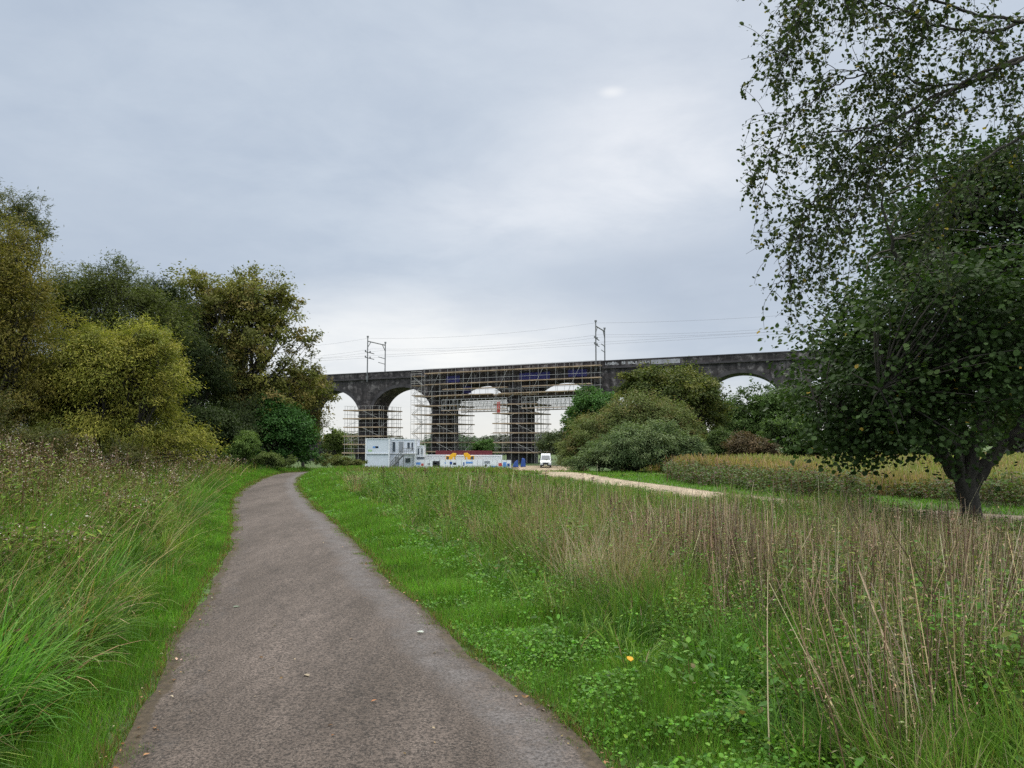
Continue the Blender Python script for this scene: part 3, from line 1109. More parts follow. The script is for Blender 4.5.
for q in range(len(tx)):
    gx_.append(tx[q]); gy_.append(ty[q]); gh_.append(0.65 + 0.5 * rng.random()); gm_.append(int(10 + 45 * rng.random() ** 2))
gm_ = np.array(gm_)
gm_[:18] = gm_[:18] * 3
idx = np.repeat(np.arange(len(gx_)), gm_)
n = len(idx)
sp_ = 0.07 + 0.16 * rng.random(len(gx_))
sp_[:18] = 0.24
x = np.array(gx_)[idx] + rng.normal(0, 1, n) * sp_[idx]
y = np.array(gy_)[idx] + rng.normal(0, 1, n) * sp_[idx]
h = np.array(gh_)[idx] * (0.5 + 0.55 * rng.random(n))
h = np.minimum(h, np.maximum(0.18, vcap(x, y) * (0.75 + 0.5 * rng.random(n))))
azc, lnc = rng.random(len(gx_)) * 6.28, np.abs(rng.normal(0.12, 0.22, len(gx_)))
stalks(vg, x, y, h, 0.0072, STEMC, SLEAF, 11, 0.024, LEAFS, 0.34, 0.8, 0.3, 1.0, 0.028, seg=3, az=azc[idx] + rng.normal(0, 0.6, n), ln=np.abs(lnc[idx] + rng.normal(0, 0.16, n)))
# dark dock spikes
x, y = sample(170, 4, 30, -0.4, 0.95, 1.2)
k = (x - xR(y) > 1.8) & (dist_p2(x, y) > 1.5) & ~(side_p2(x, y) & (y < 33)) & (vnoise(x, y, 2.2, 65) > 0.42)
x, y = x[k], y[k]
h = np.minimum((0.75 + 0.45 * rng.random(len(x))), np.maximum(0.25, vcap(x, y) * 1.2))
stalks(vg, x, y, h, 0.008, [(0.075, 0.045, 0.032), (0.055, 0.035, 0.028)], [(0.085, 0.045, 0.032), (0.06, 0.035, 0.027), (0.11, 0.065, 0.042)], 46, 0.022, LEAF4, 0.14, 0.2, 0.45, 1.0, 0.022, seg=3)
# a few broken, leaning pale canes
x, y = sample(420, 3.2, 16, 0.1, 0.9, 1.3)
off = x - xR(y)
k = off > 2.0
x, y = x[k], y[k]
n = len(x)
vg.add(blades(x, y, terrain(x, y), 0.7 + 0.6 * rng.random(n), 0.006 + 0.006 * rng.random(n), rng.random(n) * 6.28, 0.25 + 0.9 * rng.random(n), rng.normal(0, 0.3, n), mixtint(n, [(0.33, 0.28, 0.2), (0.20, 0.15, 0.10), (0.10, 0.075, 0.055)], None, 0.2), 4, 0.5))
tag(vg.build("dead_stems", M_DRY), "dead brown and straw flower stems standing in the right meadow", "dry stems", kind="stuff")

# 7 far side of the second path: green strip, brambles, golden field --------------------
vg = Veg()
x, y = sample(90000, 12, 44, 0.02, 1.05, 1.1)
dp = dist_p2(x, y)
k = side_p2(x, y) & (dp > 1.1) & (dp < 3.2 + 1.6 * vnoise(x, y, 3, 26))
x, y = x[k], y[k]
n = len(x)
vg.add(blades(x, y, terrain(x, y), 0.09 + 0.12 * rng.random(n) * vnoise(x, y, 2, 27), fwid(y, 0.006), rng.random(n) * 6.28, 0.3, rng.random(n), mixtint(n, [(0.06, 0.15, 0.022), (0.08, 0.175, 0.03), (0.05, 0.11, 0.02)], None, 0.2), 2))
tag(vg.build("trackside_grass", M_GRASS), "short green grass strip beyond the pale gravel track", "grass", kind="stuff")

vg = Veg()
x, y = sample(150000, 15, 70, 0.12, 1.1, 0.9)
dp = dist_p2(x, y)
k = side_p2(x, y) & (dp > 4.2 + 2.2 * vnoise(x, y, 2.5, 28)) & (x > 5.2 + 0.05 * y)
x, y = x[k], y[k]
n = len(x)
h = (0.5 + 0.35 * rng.random(n)) * (0.7 + 0.6 * vnoise(x, y, 2, 29))
tint = mixtint(n, [(0.25, 0.225, 0.10), (0.215, 0.21, 0.09), (0.28, 0.24, 0.14), (0.12, 0.155, 0.05), (0.085, 0.125, 0.035)], [3, 3, 2, 3, 2], 0.2)
pk = vnoise(x, y, 3.5, 30) > 0.66
tint[pk] *= np.array([1.1, 0.85, 1.0])
vg.add(blades(x, y, terrain(x, y), h, fwid(y, 0.006) * 1.2, rng.random(n) * 6.28, 0.15, rng.random(n) * 0.7, tint, 2, 0.6))
tag(vg.build("golden_field_grass", M_GRASS), "golden yellow tall grass field behind the brambles", "grass", kind="stuff")

vg = Veg()
x, y = sample(9000, 14, 40, 0.2, 1.05, 0.8)
dp = dist_p2(x, y)
k = side_p2(x, y) & (dp > 2.2) & (dp < 5.6 + 1.6 * vnoise(x, y, 2.0, 31)) & (vnoise(x, y, 1.6, 32) > 0.27) & (x > 5.5)
x, y = x[k], y[k]
n = len(x)
h = 0.75 * (0.55 + 0.6 * vnoise(x, y, 1.3, 33)) * (0.7 + 0.5 * rng.random(n))
stalks(vg, x, y, h, 0.006, [(0.12, 0.07, 0.05), (0.09, 0.08, 0.04)],
       [(0.045, 0.08, 0.028), (0.028, 0.052, 0.02), (0.05, 0.085, 0.03), (0.10, 0.07, 0.052), (0.035, 0.055, 0.022)], 26, 0.085, LEAFN, 0.5, 0.3, 0.15, 1.0, 0.14)
tag(vg.build("bramble_thicket", M_LEAF), "low dark bramble thicket along the far side of the gravel track", "brambles", kind="stuff")

# 8 rough grass on the falling ground towards the works ------------------------------------
vg = Veg()
n = 60000
y = 38 + 85 * rng.random(n)
x = (-0.32 + 0.42 * rng.random(n)) * y
k = (dist_p2(x, y) > 2.6) & ((x < xL(np.minimum(y, 60)) - 0.3) | (x > xR(np.minimum(y, 60)) + 0.6))
x, y = x[k], y[k]
n = len(x)
vg.add(blades(x, y, terrain(x, y), (0.2 + 0.25 * rng.random(n)), 0.0013 * y, rng.random(n) * 6.28, 0.2, rng.random(n), mixtint(n, [(0.06, 0.12, 0.028), (0.09, 0.13, 0.04), (0.16, 0.14, 0.06)], None, 0.2), 2))
tag(vg.build("slope_grass", M_GRASS), "rough grass on the slope down to the works", "grass", kind="stuff")

# 9 litter on the path ----------------------------------------------------------------------
vg = Veg()
x, y = sample(7000, 2.5, 26, -0.8, 0.4, 1.5)
l, r_ = xL(y), xR(y)
dE = np.minimum(x - l, r_ - x)
k = (dE > -0.12) & ((dE < 0.14) & (rng.random(len(x)) < 0.8) | (rng.random(len(x)) < 0.03))
x, y = x[k], y[k]
n = len(x)
tcam = np.clip((x - xL(y)) / (xR(y) - xL(y)), 0, 1)
pos = np.stack([x, y, terrain(x, y) + 0.024 + 0.025 * (1 - (2 * tcam - 1) ** 2)], 1)
nrm = np.stack([rng.normal(0, 0.25, n), rng.normal(0, 0.25, n), np.ones(n)], 1)
vg.add(cards(LEAF4, pos, nrm, 0.012 + 0.028 * rng.random(n) ** 1.5, mixtint(n, [(0.22, 0.13, 0.06), (0.30, 0.20, 0.10), (0.13, 0.08, 0.04), (0.34, 0.29, 0.2)], None, 0.25)))
tag(vg.build("fallen_leaves", M_DRY), "small brown fallen leaves along the path edges", "leaf litter", kind="stuff")


def ground_leaf(name, px, py, size, col, label, cat, zoff=0.03, tilt=0.25, mat=None):
    gxp, gyp = GP(px, py)
    rr = np.random.default_rng(int(px))
    V, Fc, T = cards(LEAFN, np.zeros((1, 3)), np.array([[0.1, -tilt, 1.0]]), size, np.array([col]), r=rr)
    # give the leaf a little thickness
    V2 = np.concatenate([V, V - np.array([0, 0, 0.003])])
    me = np_mesh(name, V2, [np.concatenate([Fc, Fc[:, ::-1] + len(V)])], np.concatenate([T, T]))
    o = link(name, me, mat or M_LEAF)
    o.location = (gxp, gyp, zoff + tz(gxp, gyp))
    tag(o, label, cat)


ground_leaf("fallen_leaf", 233, 611, 0.075, (0.17, 0.20, 0.15), "pale greenish fallen leaf on the left side of the path", "leaf", 0.035, 0.12)
ground_leaf("fallen_leaf", 309, 683, 0.05, (0.36, 0.30, 0.22), "small cream leaf lying in the middle of the path", "leaf", 0.046, 0.1)
ground_leaf("paper_scrap", 424, 637, 0.06, (0.5, 0.53, 0.5), "white paper scrap at the right edge of the path", "litter", 0.04, 0.15)
ground_leaf("yellow_leaf", 631, 688, 0.075, (0.62, 0.36, 0.02), "single orange yellow leaf lying on the right verge", "leaf", 0.17)
# ------------------------------------------------------------------ trees
def tree(name, label, cat, base, ells, n_leaves, leaf, cols, trunk_r=0.16, tmpl=LEAF4, group=None, seed=1, sub=7, clump_r=0.16, wts=None,
         stems=1, airy=0.0, sprigs=0.25, up=0.6, fork=0.3, bark=None, mat=None, sag=0.0, leafvar=0.16, limb_r=0.45, shell=0.5, shoots=None):
    """ells: list of (cx,cy,cz,rx,ry,rz) in world coordinates."""
    r = np.random.default_rng(seed)
    n_leaves = int(n_leaves * (2.6 if tmpl is LEAFS else 1.7))
    leaf = leaf * (1.2 if tmpl is LEAFS else 1.0)
    bx, by, bz = base
    root = empty(name, (bx, by, bz))
    tag(root, label, cat, group)
    E = np.array(ells, float)
    E[:, 0] -= bx
    E[:, 1] -= by
    E[:, 2] -= bz
    vol = E[:, 3] * E[:, 4] * E[:, 5]
    area = vol ** (2 / 3)
    net = TubeNet()
    top = np.average(E[:, :3], axis=0, weights=vol)
    forkp = np.array([0, 0, 0]) + (top - 0) * fork
    forkp[2] = max(forkp[2], 0.12)
    # trunk
    wob = r.normal(0, 0.04, 3) * top[2]
    wob[2] = 0
    tp = bez((0, 0, -0.15), forkp, wob, 6)
    tr = trunk_r * np.linspace(1.0, 0.8, 6)
    tr[0] *= 1.3
    net.add(tp, tr, 10)
    # sub lobes
    subs = []
    for e in range(len(E)):
        ks = max(3, int(round(1.7 * sub * area[e] / area.max())))
        for q in range(ks):
            d = unit(r.normal(size=3))
            d[2] = abs(d[2]) * 0.9 - 0.25
            rr = 0.25 + 0.68 * r.random() ** 0.85
            c = E[e, :3] + d * E[e, 3:] * rr
            s = E[e, 3:] * (0.24 + 0.2 * r.random()) * (1.15 - 0.3 * rr)
            subs.append((c, s, e))
    P, Nn, T = [], [], []
    tot = sum(np.prod(s) ** (2 / 3) for c, s, e in subs)
    cols = np.array(cols, float) * np.array([1.56, 1.56, 1.25])
    forks = [forkp] if stems == 1 else [forkp * np.array([0.5, 0.5, 0.25 + 0.3 * r.random()]) for _ in range(stems)]
    for c, s, e in subs:
        # limb from the trunk to the middle of the lobe
        f0 = forks[r.integers(len(forks))]
        start = f0 * (0.8 + 0.2 * r.random())
        ln = np.linalg.norm(c - start)
        bow = np.array([0, 0, 0.12 * ln]) + r.normal(0, 0.07, 3) * ln
        pts = bez(start, c, bow, 8)
        pts[1:-1] += r.normal(0, 0.018 * ln, (6, 3))
        lr = trunk_r * limb_r * (0.7 + 0.5 * r.random())
        net.add(pts, np.linspace(lr, lr * 0.22, 8), 6)
        share = np.prod(s) ** (2 / 3) / tot
        nl = int(n_leaves * share)
        ncl = max(5, int(nl / 70))
        d = unit(r.normal(size=(ncl, 3)))
        rad = (1 - shell * r.random(ncl) ** 1.6) * (1 + 0.16 * r.normal(size=ncl))
        cc = c + d * s * rad[:, None]
        spr = r.random(ncl) < sprigs
        cc[spr] = c + d[spr] * s * (1.02 + 0.45 * r.random((int(spr.sum()), 1)))
        cc[:, 2] = np.maximum(cc[:, 2], 0.15)
        if airy:
            cc = cc[r.random(ncl) > airy]
            spr = spr[:len(cc)]
        # twigs
        for q in range(min(len(cc), 16)):
            t0 = pts[r.integers(3, 8)]
            l2 = np.linalg.norm(cc[q] - t0)
            net.add(bez(t0, cc[q], r.normal(0, 0.1, 3) * l2, 5), np.linspace(lr * 0.25, 0.006 + 0.02 * lr, 5), 4)
        m = max(1, int(nl / max(1, len(cc))))
        rc = clump_r * (np.prod(s) ** (1 / 3)) * 2
        idx = np.repeat(np.arange(len(cc)), m)
        g = r.normal(size=(len(idx), 3)) * np.array([1, 1, 0.62]) * rc * (0.6 + 0.6 * r.random(len(idx)))[:, None]
        # sprigs stretch outward
        out = unit(cc - c)
        stretch = r.normal(0, 1, len(idx)) * rc * 0.8
        g += out[idx] * stretch[:, None] * 0.7
        g[:, 2] -= sag * np.abs(r.normal(size=len(idx))) * rc
        pos = cc[idx] + g
        nrm = out[idx] * 0.5 + np.array([0, 0, up]) + r.normal(0, 0.55, (len(idx), 3))
        ccol = cols[r.choice(len(cols), len(cc), p=None if wts is None else np.array(wts) / np.sum(wts))] * (1 + r.normal(0, 0.1, (len(cc), 1)))
        tint = ccol[idx] * (1 + r.normal(0, leafvar, (len(idx), 1)))
        P.append(pos)
        Nn.append(nrm)
        T.append(tint)
    nsh = shoots if shoots is not None else (90 if tmpl is LEAFS else 40)
    size_ = np.cbrt(np.mean(vol))
    for q in range(nsh):
        c, s, e = subs[r.integers(len(subs))]
        d = unit(r.normal(size=3) + np.array([0, 0, 0.35]))
        p0 = c + d * s * 0.8
        ln = size_ * (0.18 + 0.32 * r.random())
        dd = unit(d + np.array([0, 0, 0.7]) + r.normal(0, 0.25, 3))
        pts = bez(p0, p0 + dd * ln, r.normal(0, 0.08, 3) * ln, 4)
        net.add(pts, np.linspace(0.006 + 0.012 * trunk_r, 0.004, 4), 3)
        m = 26
        t = r.random(m)
        sc_ = (1.05 - t)[:, None] * ln * 0.13
        P.append(p0 + dd * ln * t[:, None] + r.normal(0, 1, (m, 3)) * sc_)
        Nn.append(d * 0.4 + np.array([0, 0, up]) + r.normal(0, 0.6, (m, 3)))
        T.append(cols[r.integers(len(cols))] * (1 + r.normal(0, leafvar, (m, 1))))
    pos = np.concatenate(P)
    k = pos[:, 2] > 0.03
    pos = pos[k]
    nrm = np.concatenate(Nn)[k]
    tint = np.clip(np.concatenate(T)[k], 0.004, 0.8)
    dv = unit(pos - np.average(E[:, :3], axis=0)) + r.normal(0, 0.6, pos.shape) + np.array([0, 0, -0.35])
    V, Fc, TT = cards(tmpl, pos, nrm, leaf * (0.65 + 0.7 * r.random(len(pos))), tint, dv, r)
    net.build("trunk", bark or M_BARK, root)
    link("crown", np_mesh("crown", V, [Fc], TT), mat or M_LEAF, root)
    return root


def E(px, py, rx, rz, Y, ry=None, dy=0.0):
    """ellipsoid seen at (px,py) with radii rx, rz in photo pixels, standing at depth Y"""
    p = PX(px, py, Y + dy)
    s = (Y + dy) / F
    return (p[0], Y + dy, p[2], rx * s, (ry if ry is not None else rx) * s, rz * s)


def base_at(px, Y):
    xb = (px - 512) / F * Y
    return (xb, Y, tz(xb, Y))


OLIVE = [(0.17, 0.168, 0.036), (0.135, 0.142, 0.034), (0.10, 0.112, 0.029), (0.195, 0.18, 0.046)]
DOLIVE = [(0.075, 0.082, 0.022), (0.10, 0.098, 0.026), (0.06, 0.07, 0.02)]
DKGREEN = [(0.032, 0.055, 0.018), (0.042, 0.07, 0.022), (0.026, 0.045, 0.016)]
MIDGREEN = [(0.055, 0.095, 0.024), (0.07, 0.115, 0.03), (0.042, 0.075, 0.02)]
RUSSET = [(0.115, 0.10, 0.036), (0.09, 0.088, 0.03), (0.13, 0.10, 0.042), (0.07, 0.075, 0.026)]
BROWN = [(0.095, 0.062, 0.032), (0.075, 0.055, 0.028), (0.07, 0.07, 0.03)]
GREY = [(0.088, 0.118, 0.066), (0.07, 0.098, 0.052), (0.11, 0.14, 0.082), (0.05, 0.076, 0.038)]

# left bank, near to far
tree("willow_tree", "olive yellow bushy willow with rounded top on the left bank", "tree", base_at(110, 24),
     [E(116, 372, 62, 62, 24), E(150, 350, 34, 36, 24), E(80, 345, 40, 40, 24), E(60, 395, 60, 66, 24, dy=0.5), E(158, 400, 40, 56, 24, dy=0.3), E(100, 435, 85, 32, 24)],
     52000, 0.085, OLIVE, 0.13, LEAFS, seed=3, sub=9, stems=5, fork=0.2, sprigs=0.4, clump_r=0.15, leafvar=0.2)
tree("tall_willow_tree", "tall olive brown willow with feathery top at the far left edge", "tree", base_at(-30, 22),
     [E(-8, 320, 66, 120, 22), E(-40, 380, 80, 90, 22, dy=0.6), E(18, 270, 36, 44, 22), E(-25, 245, 42, 45, 22), E(45, 330, 30, 50, 22), E(10, 420, 50, 50, 22)],
     46000, 0.085, [(0.10, 0.09, 0.024), (0.08, 0.08, 0.022), (0.12, 0.10, 0.028)], 0.16, LEAFS, seed=4, sub=9, stems=3, fork=0.2, sprigs=0.5, leafvar=0.2)
tree("ash_tree", "feathery grey green treetop rising behind the olive willows", "tree", base_at(10, 30),
     [E(22, 224, 34, 42, 30), E(0, 300, 50, 60, 30), E(-12, 205, 36, 34, 30)],
     9000, 0.10, [(0.05, 0.06, 0.025), (0.065, 0.07, 0.03)], 0.14, LEAFS, seed=5, sub=8, airy=0.35, sprigs=0.6, fork=0.5)
tree("sallow_tree", "dark green leafy tree behind the olive willow", "tree", base_at(110, 34),
     [E(105, 298, 46, 46, 34), E(78, 320, 50, 62, 34), E(140, 310, 34, 44, 34), E(135, 345, 50, 60, 34), E(100, 400, 70, 55, 34)],
     34000, 0.12, [(0.055, 0.068, 0.022), (0.045, 0.055, 0.018), (0.068, 0.08, 0.026)], 0.17, LEAFS, seed=6, sub=9, sprigs=0.4)
tree("thorn_tree", "very dark narrow tree between the willow and the big open tree", "tree", base_at(182, 40),
     [E(166, 308, 30, 44, 40), E(180, 345, 34, 48, 40), E(190, 380, 44, 60, 40), E(205, 425, 50, 42, 40)],
     26000, 0.13, [(0.022, 0.034, 0.014), (0.03, 0.042, 0.016), (0.018, 0.028, 0.012)], 0.18, LEAFS, seed=7, sub=8)
tree("oak_tree", "large spreading tree with thin yellow brown leaves and visible limbs beside the path", "tree", base_at(228, 44),
     [E(236, 304, 62, 48, 44), E(266, 338, 46, 48, 44), E(212, 345, 48, 54, 44), E(288, 382, 34, 38, 44), E(240, 395, 58, 38, 44), E(202, 292, 30, 32, 44), E(278, 305, 26, 30, 44)],
     30000, 0.145, [(0.125, 0.122, 0.036), (0.10, 0.102, 0.032), (0.08, 0.087, 0.027), (0.135, 0.11, 0.045)], 0.22, LEAFN, seed=8, sub=10, airy=0.12, sprigs=0.5, clump_r=0.13, fork=0.32, limb_r=0.5)
tree("russet_tree", "small russet brown leaved tree at the far end of the path", "tree", base_at(306, 50),
     [E(306, 392, 24, 36, 50), E(292, 420, 30, 36, 50), E(313, 378, 14, 18, 50)],
     13000, 0.13, RUSSET, 0.12, LEAFN, seed=9, sub=8, airy=0.1, sprigs=0.5)
tree("hazel_bush", "dense dark green hazel bush at the bend of the path", "bush", base_at(282, 43),
     [E(280, 430, 34, 34, 43), E(255, 435, 26, 30, 43), E(303, 445, 18, 22, 43), E(275, 412, 24, 24, 43), E(285, 456, 32, 14, 43), E(258, 454, 24, 14, 43)],
     26000, 0.12, [(0.03, 0.075, 0.022), (0.04, 0.095, 0.028), (0.024, 0.058, 0.018)], 0.08, LEAFN, seed=10, sub=8, stems=4, fork=0.2)
tree("sapling_bush", "small pale green sapling bush in front of the hazel", "bush", base_at(246, 36),
     [E(246, 447, 15, 18, 36), E(238, 456, 14, 12, 36)],
     7000, 0.085, [(0.07, 0.11, 0.035), (0.085, 0.125, 0.04), (0.055, 0.09, 0.03)], 0.05, LEAFS, seed=12, sub=7, stems=3, fork=0.2, sprigs=0.5)
tree("low_shrub", "low grey green shrub at the left edge of the path bend", "bush", base_at(272, 38),
     [E(268, 460, 13, 9, 38), E(285, 462, 9, 7, 38)], 4500, 0.085, [(0.09, 0.12, 0.045), (0.075, 0.10, 0.04)], 0.04, LEAFS, seed=13, sub=5, stems=3, fork=0.2, sprigs=0.5)
# undergrowth that closes the left bank
tree("hawthorn_bush", "dark low hawthorn bush under the open spreading tree", "bush", base_at(205, 37),
     [E(205, 432, 36, 34, 37), E(225, 445, 26, 24, 37), E(182, 440, 26, 28, 37)], 22000, 0.11, [(0.02, 0.032, 0.013), (0.027, 0.04, 0.015)], 0.07, LEAF4, seed=14, sub=8, stems=4, fork=0.2)
tree("elder_bush", "dark brown green bush under the olive willow", "bush", base_at(40, 19),
     [E(20, 450, 60, 26, 19), E(-60, 430, 70, 60, 19), E(110, 458, 45, 14, 19, dy=2)], 16000, 0.075, [(0.055, 0.058, 0.02), (0.07, 0.06, 0.024), (0.042, 0.05, 0.017)], 0.06, LEAFS, seed=15, sub=8, stems=5, fork=0.2)
for q, (px, Y, hpx, sd) in enumerate([(-160, 30, 260, 16), (-60, 48, 300, 17), (60, 58, 330, 18), (150, 66, 350, 19), (230, 72, 375, 20)]):
    lab = ["broad dark tree beyond the left edge of the photograph", "dark tree deep in the left wood behind the feathery top", "dark tree deep in the wood behind the leafy green tree",
           "dark tree deep in the wood behind the narrow dark tree", "dark tree deep in the wood behind the open spreading tree"][q]
    tree("wood_tree", lab, "tree", base_at(px, Y), [E(px, hpx + 60, 62, 58, Y), E(px, hpx + 100, 70, 50, Y)], 16000, 0.17, DKGREEN, 0.2, LEAF4, seed=sd, sub=8, group="trees deep in the left wood")

tree("bramble_bush", "low olive bush below the left arch at the end of the path", "bush", base_at(337, 70), [E(337, 462, 16, 7, 70), E(352, 464, 14, 6, 70), E(322, 460, 10, 8, 70)], 8000, 0.14, [(0.075, 0.08, 0.03), (0.06, 0.075, 0.025)], 0.05, LEAF4, seed=44, sub=6, stems=3, fork=0.2)
# middle and right bushes -------------------------------------------------------------
tree("grey_willow_bush", "broad silvery green willow bush, the lower front one right of the van", "bush", base_at(632, 40),
     [E(616, 455, 36, 24, 40), E(655, 444, 30, 30, 40), E(590, 462, 22, 14, 40), E(692, 452, 24, 24, 40), E(630, 440, 22, 20, 40)],
     30000, 0.12, GREY, 0.06, LEAFS, seed=21, sub=10, stems=6, fork=0.15, sprigs=0.5, leafvar=0.22)
tree("tall_willow_bush", "taller sage green willow bush behind the silvery front one", "bush", base_at(615, 50),
     [E(598, 438, 36, 32, 50), E(640, 420, 42, 34, 50), E(575, 455, 22, 24, 50), E(670, 430, 28, 34, 50)],
     30000, 0.14, [(0.085, 0.105, 0.045), (0.07, 0.09, 0.038), (0.10, 0.12, 0.052), (0.095, 0.085, 0.04)], 0.08, LEAFS, seed=22, sub=10, stems=5, fork=0.15, sprigs=0.45, leafvar=0.2)
tree("maple_tree", "rounded dark tree with olive gold top before the right arches", "tree", base_at(690, 62),
     [E(672, 390, 42, 34, 62), E(700, 410, 30, 46, 62), E(645, 388, 28, 26, 62), E(685, 440, 34, 30, 62)],
     30000, 0.18, [(0.062, 0.075, 0.024), (0.045, 0.06, 0.02), (0.034, 0.048, 0.017), (0.085, 0.09, 0.026)], 0.2, LEAFN, seed=23, sub=10)
tree("ash_sapling", "bright green young tree leaning before the scaffolding", "tree", base_at(597, 78),
     [E(598, 406, 26, 20, 78), E(580, 424, 18, 20, 78), E(608, 424, 22, 26, 78)],
     16000, 0.2, [(0.04, 0.088, 0.028), (0.05, 0.105, 0.033), (0.034, 0.07, 0.022)], 0.13, LEAFN, seed=24, sub=7, sprigs=0.4)
tree("alder_bush", "dark rounded bush right behind the white van", "bush", base_at(566, 150),
     [E(566, 446, 24, 20, 150), E(582, 452, 20, 20, 150)], 12000, 0.34, [(0.035, 0.05, 0.024), (0.045, 0.06, 0.028)], 0.2, LEAF4, seed=25, sub=7, stems=3, fork=0.2)
tree("sycamore_tree", "dark green tree under the rightmost visible arch", "tree", base_at(765, 66),
     [E(752, 406, 32, 24, 66), E(728, 418, 26, 28, 66), E(785, 415, 36, 36, 66), E(740, 430, 34, 28, 66), E(800, 395, 22, 20, 66)],
     26000, 0.19, [(0.042, 0.072, 0.024), (0.054, 0.09, 0.03), (0.032, 0.054, 0.018)], 0.2, LEAFN, seed=26, sub=10)
tree("dogwood_bush", "purplish brown round bush behind the golden field", "bush", base_at(750, 47),
     [E(750, 447, 22, 16, 47), E(765, 452, 18, 12, 47)], 13000, 0.11, [(0.062, 0.046, 0.032), (0.05, 0.042, 0.03), (0.078, 0.054, 0.036)], 0.06, LEAF4, seed=27, sub=7, stems=4, fork=0.15)
tree("laurel_bush", "dark green bush just right of the purplish brown bush", "bush", base_at(790, 50),
     [E(790, 436, 24, 18, 50), E(775, 428, 20, 14, 50), E(810, 448, 30, 16, 50)], 18000, 0.13, [(0.036, 0.062, 0.022), (0.055, 0.09, 0.028), (0.026, 0.045, 0.016)], 0.07, LEAFN, seed=28, sub=8, stems=4, fork=0.15)
tree("field_bush", "slim green bush between the grey willow and brown bush", "bush", base_at(722, 52),
     [E(720, 446, 16, 20, 52), E(712, 455, 14, 12, 52)], 9000, 0.12, [(0.045, 0.07, 0.028), (0.058, 0.085, 0.034)], 0.05, LEAFS, seed=29, sub=6, stems=3, fork=0.15, sprigs=0.5)
for q, (px, Y, hpx, sd) in enumerate([(860, 72, 385, 31), (930, 64, 390, 32), (1010, 70, 380, 33), (1090, 62, 370, 34), (830, 58, 425, 35), (960, 52, 432, 36), (1060, 52, 425, 37)]):
    lab = ["dark tree in the hedge line left of the big tree trunk", "dark tree in the hedge line seen through the big tree", "dark hedge tree right of the big tree trunk", "dark hedge tree beyond the right edge of the photograph",
           "low dark bush at the back of the golden field", "low dark bush behind the big tree trunk", "low dark bush at the right back of the golden field"][q]
    tree("hedge_tree", lab, "tree", base_at(px, Y), [E(px, hpx + 35, 44, 36, Y), E(px + 10, hpx + 50, 50, 26, Y)], 13000, 0.18, DKGREEN + MIDGREEN[:1], 0.18, LEAF4, seed=sd, sub=8, group="dark trees at the back of the golden field")

# big tree on the right --------------------------------------------------------------------
bb = (GP(972, 529)[0], GP(972, 529)[1], 0.0)
YB = bb[1]


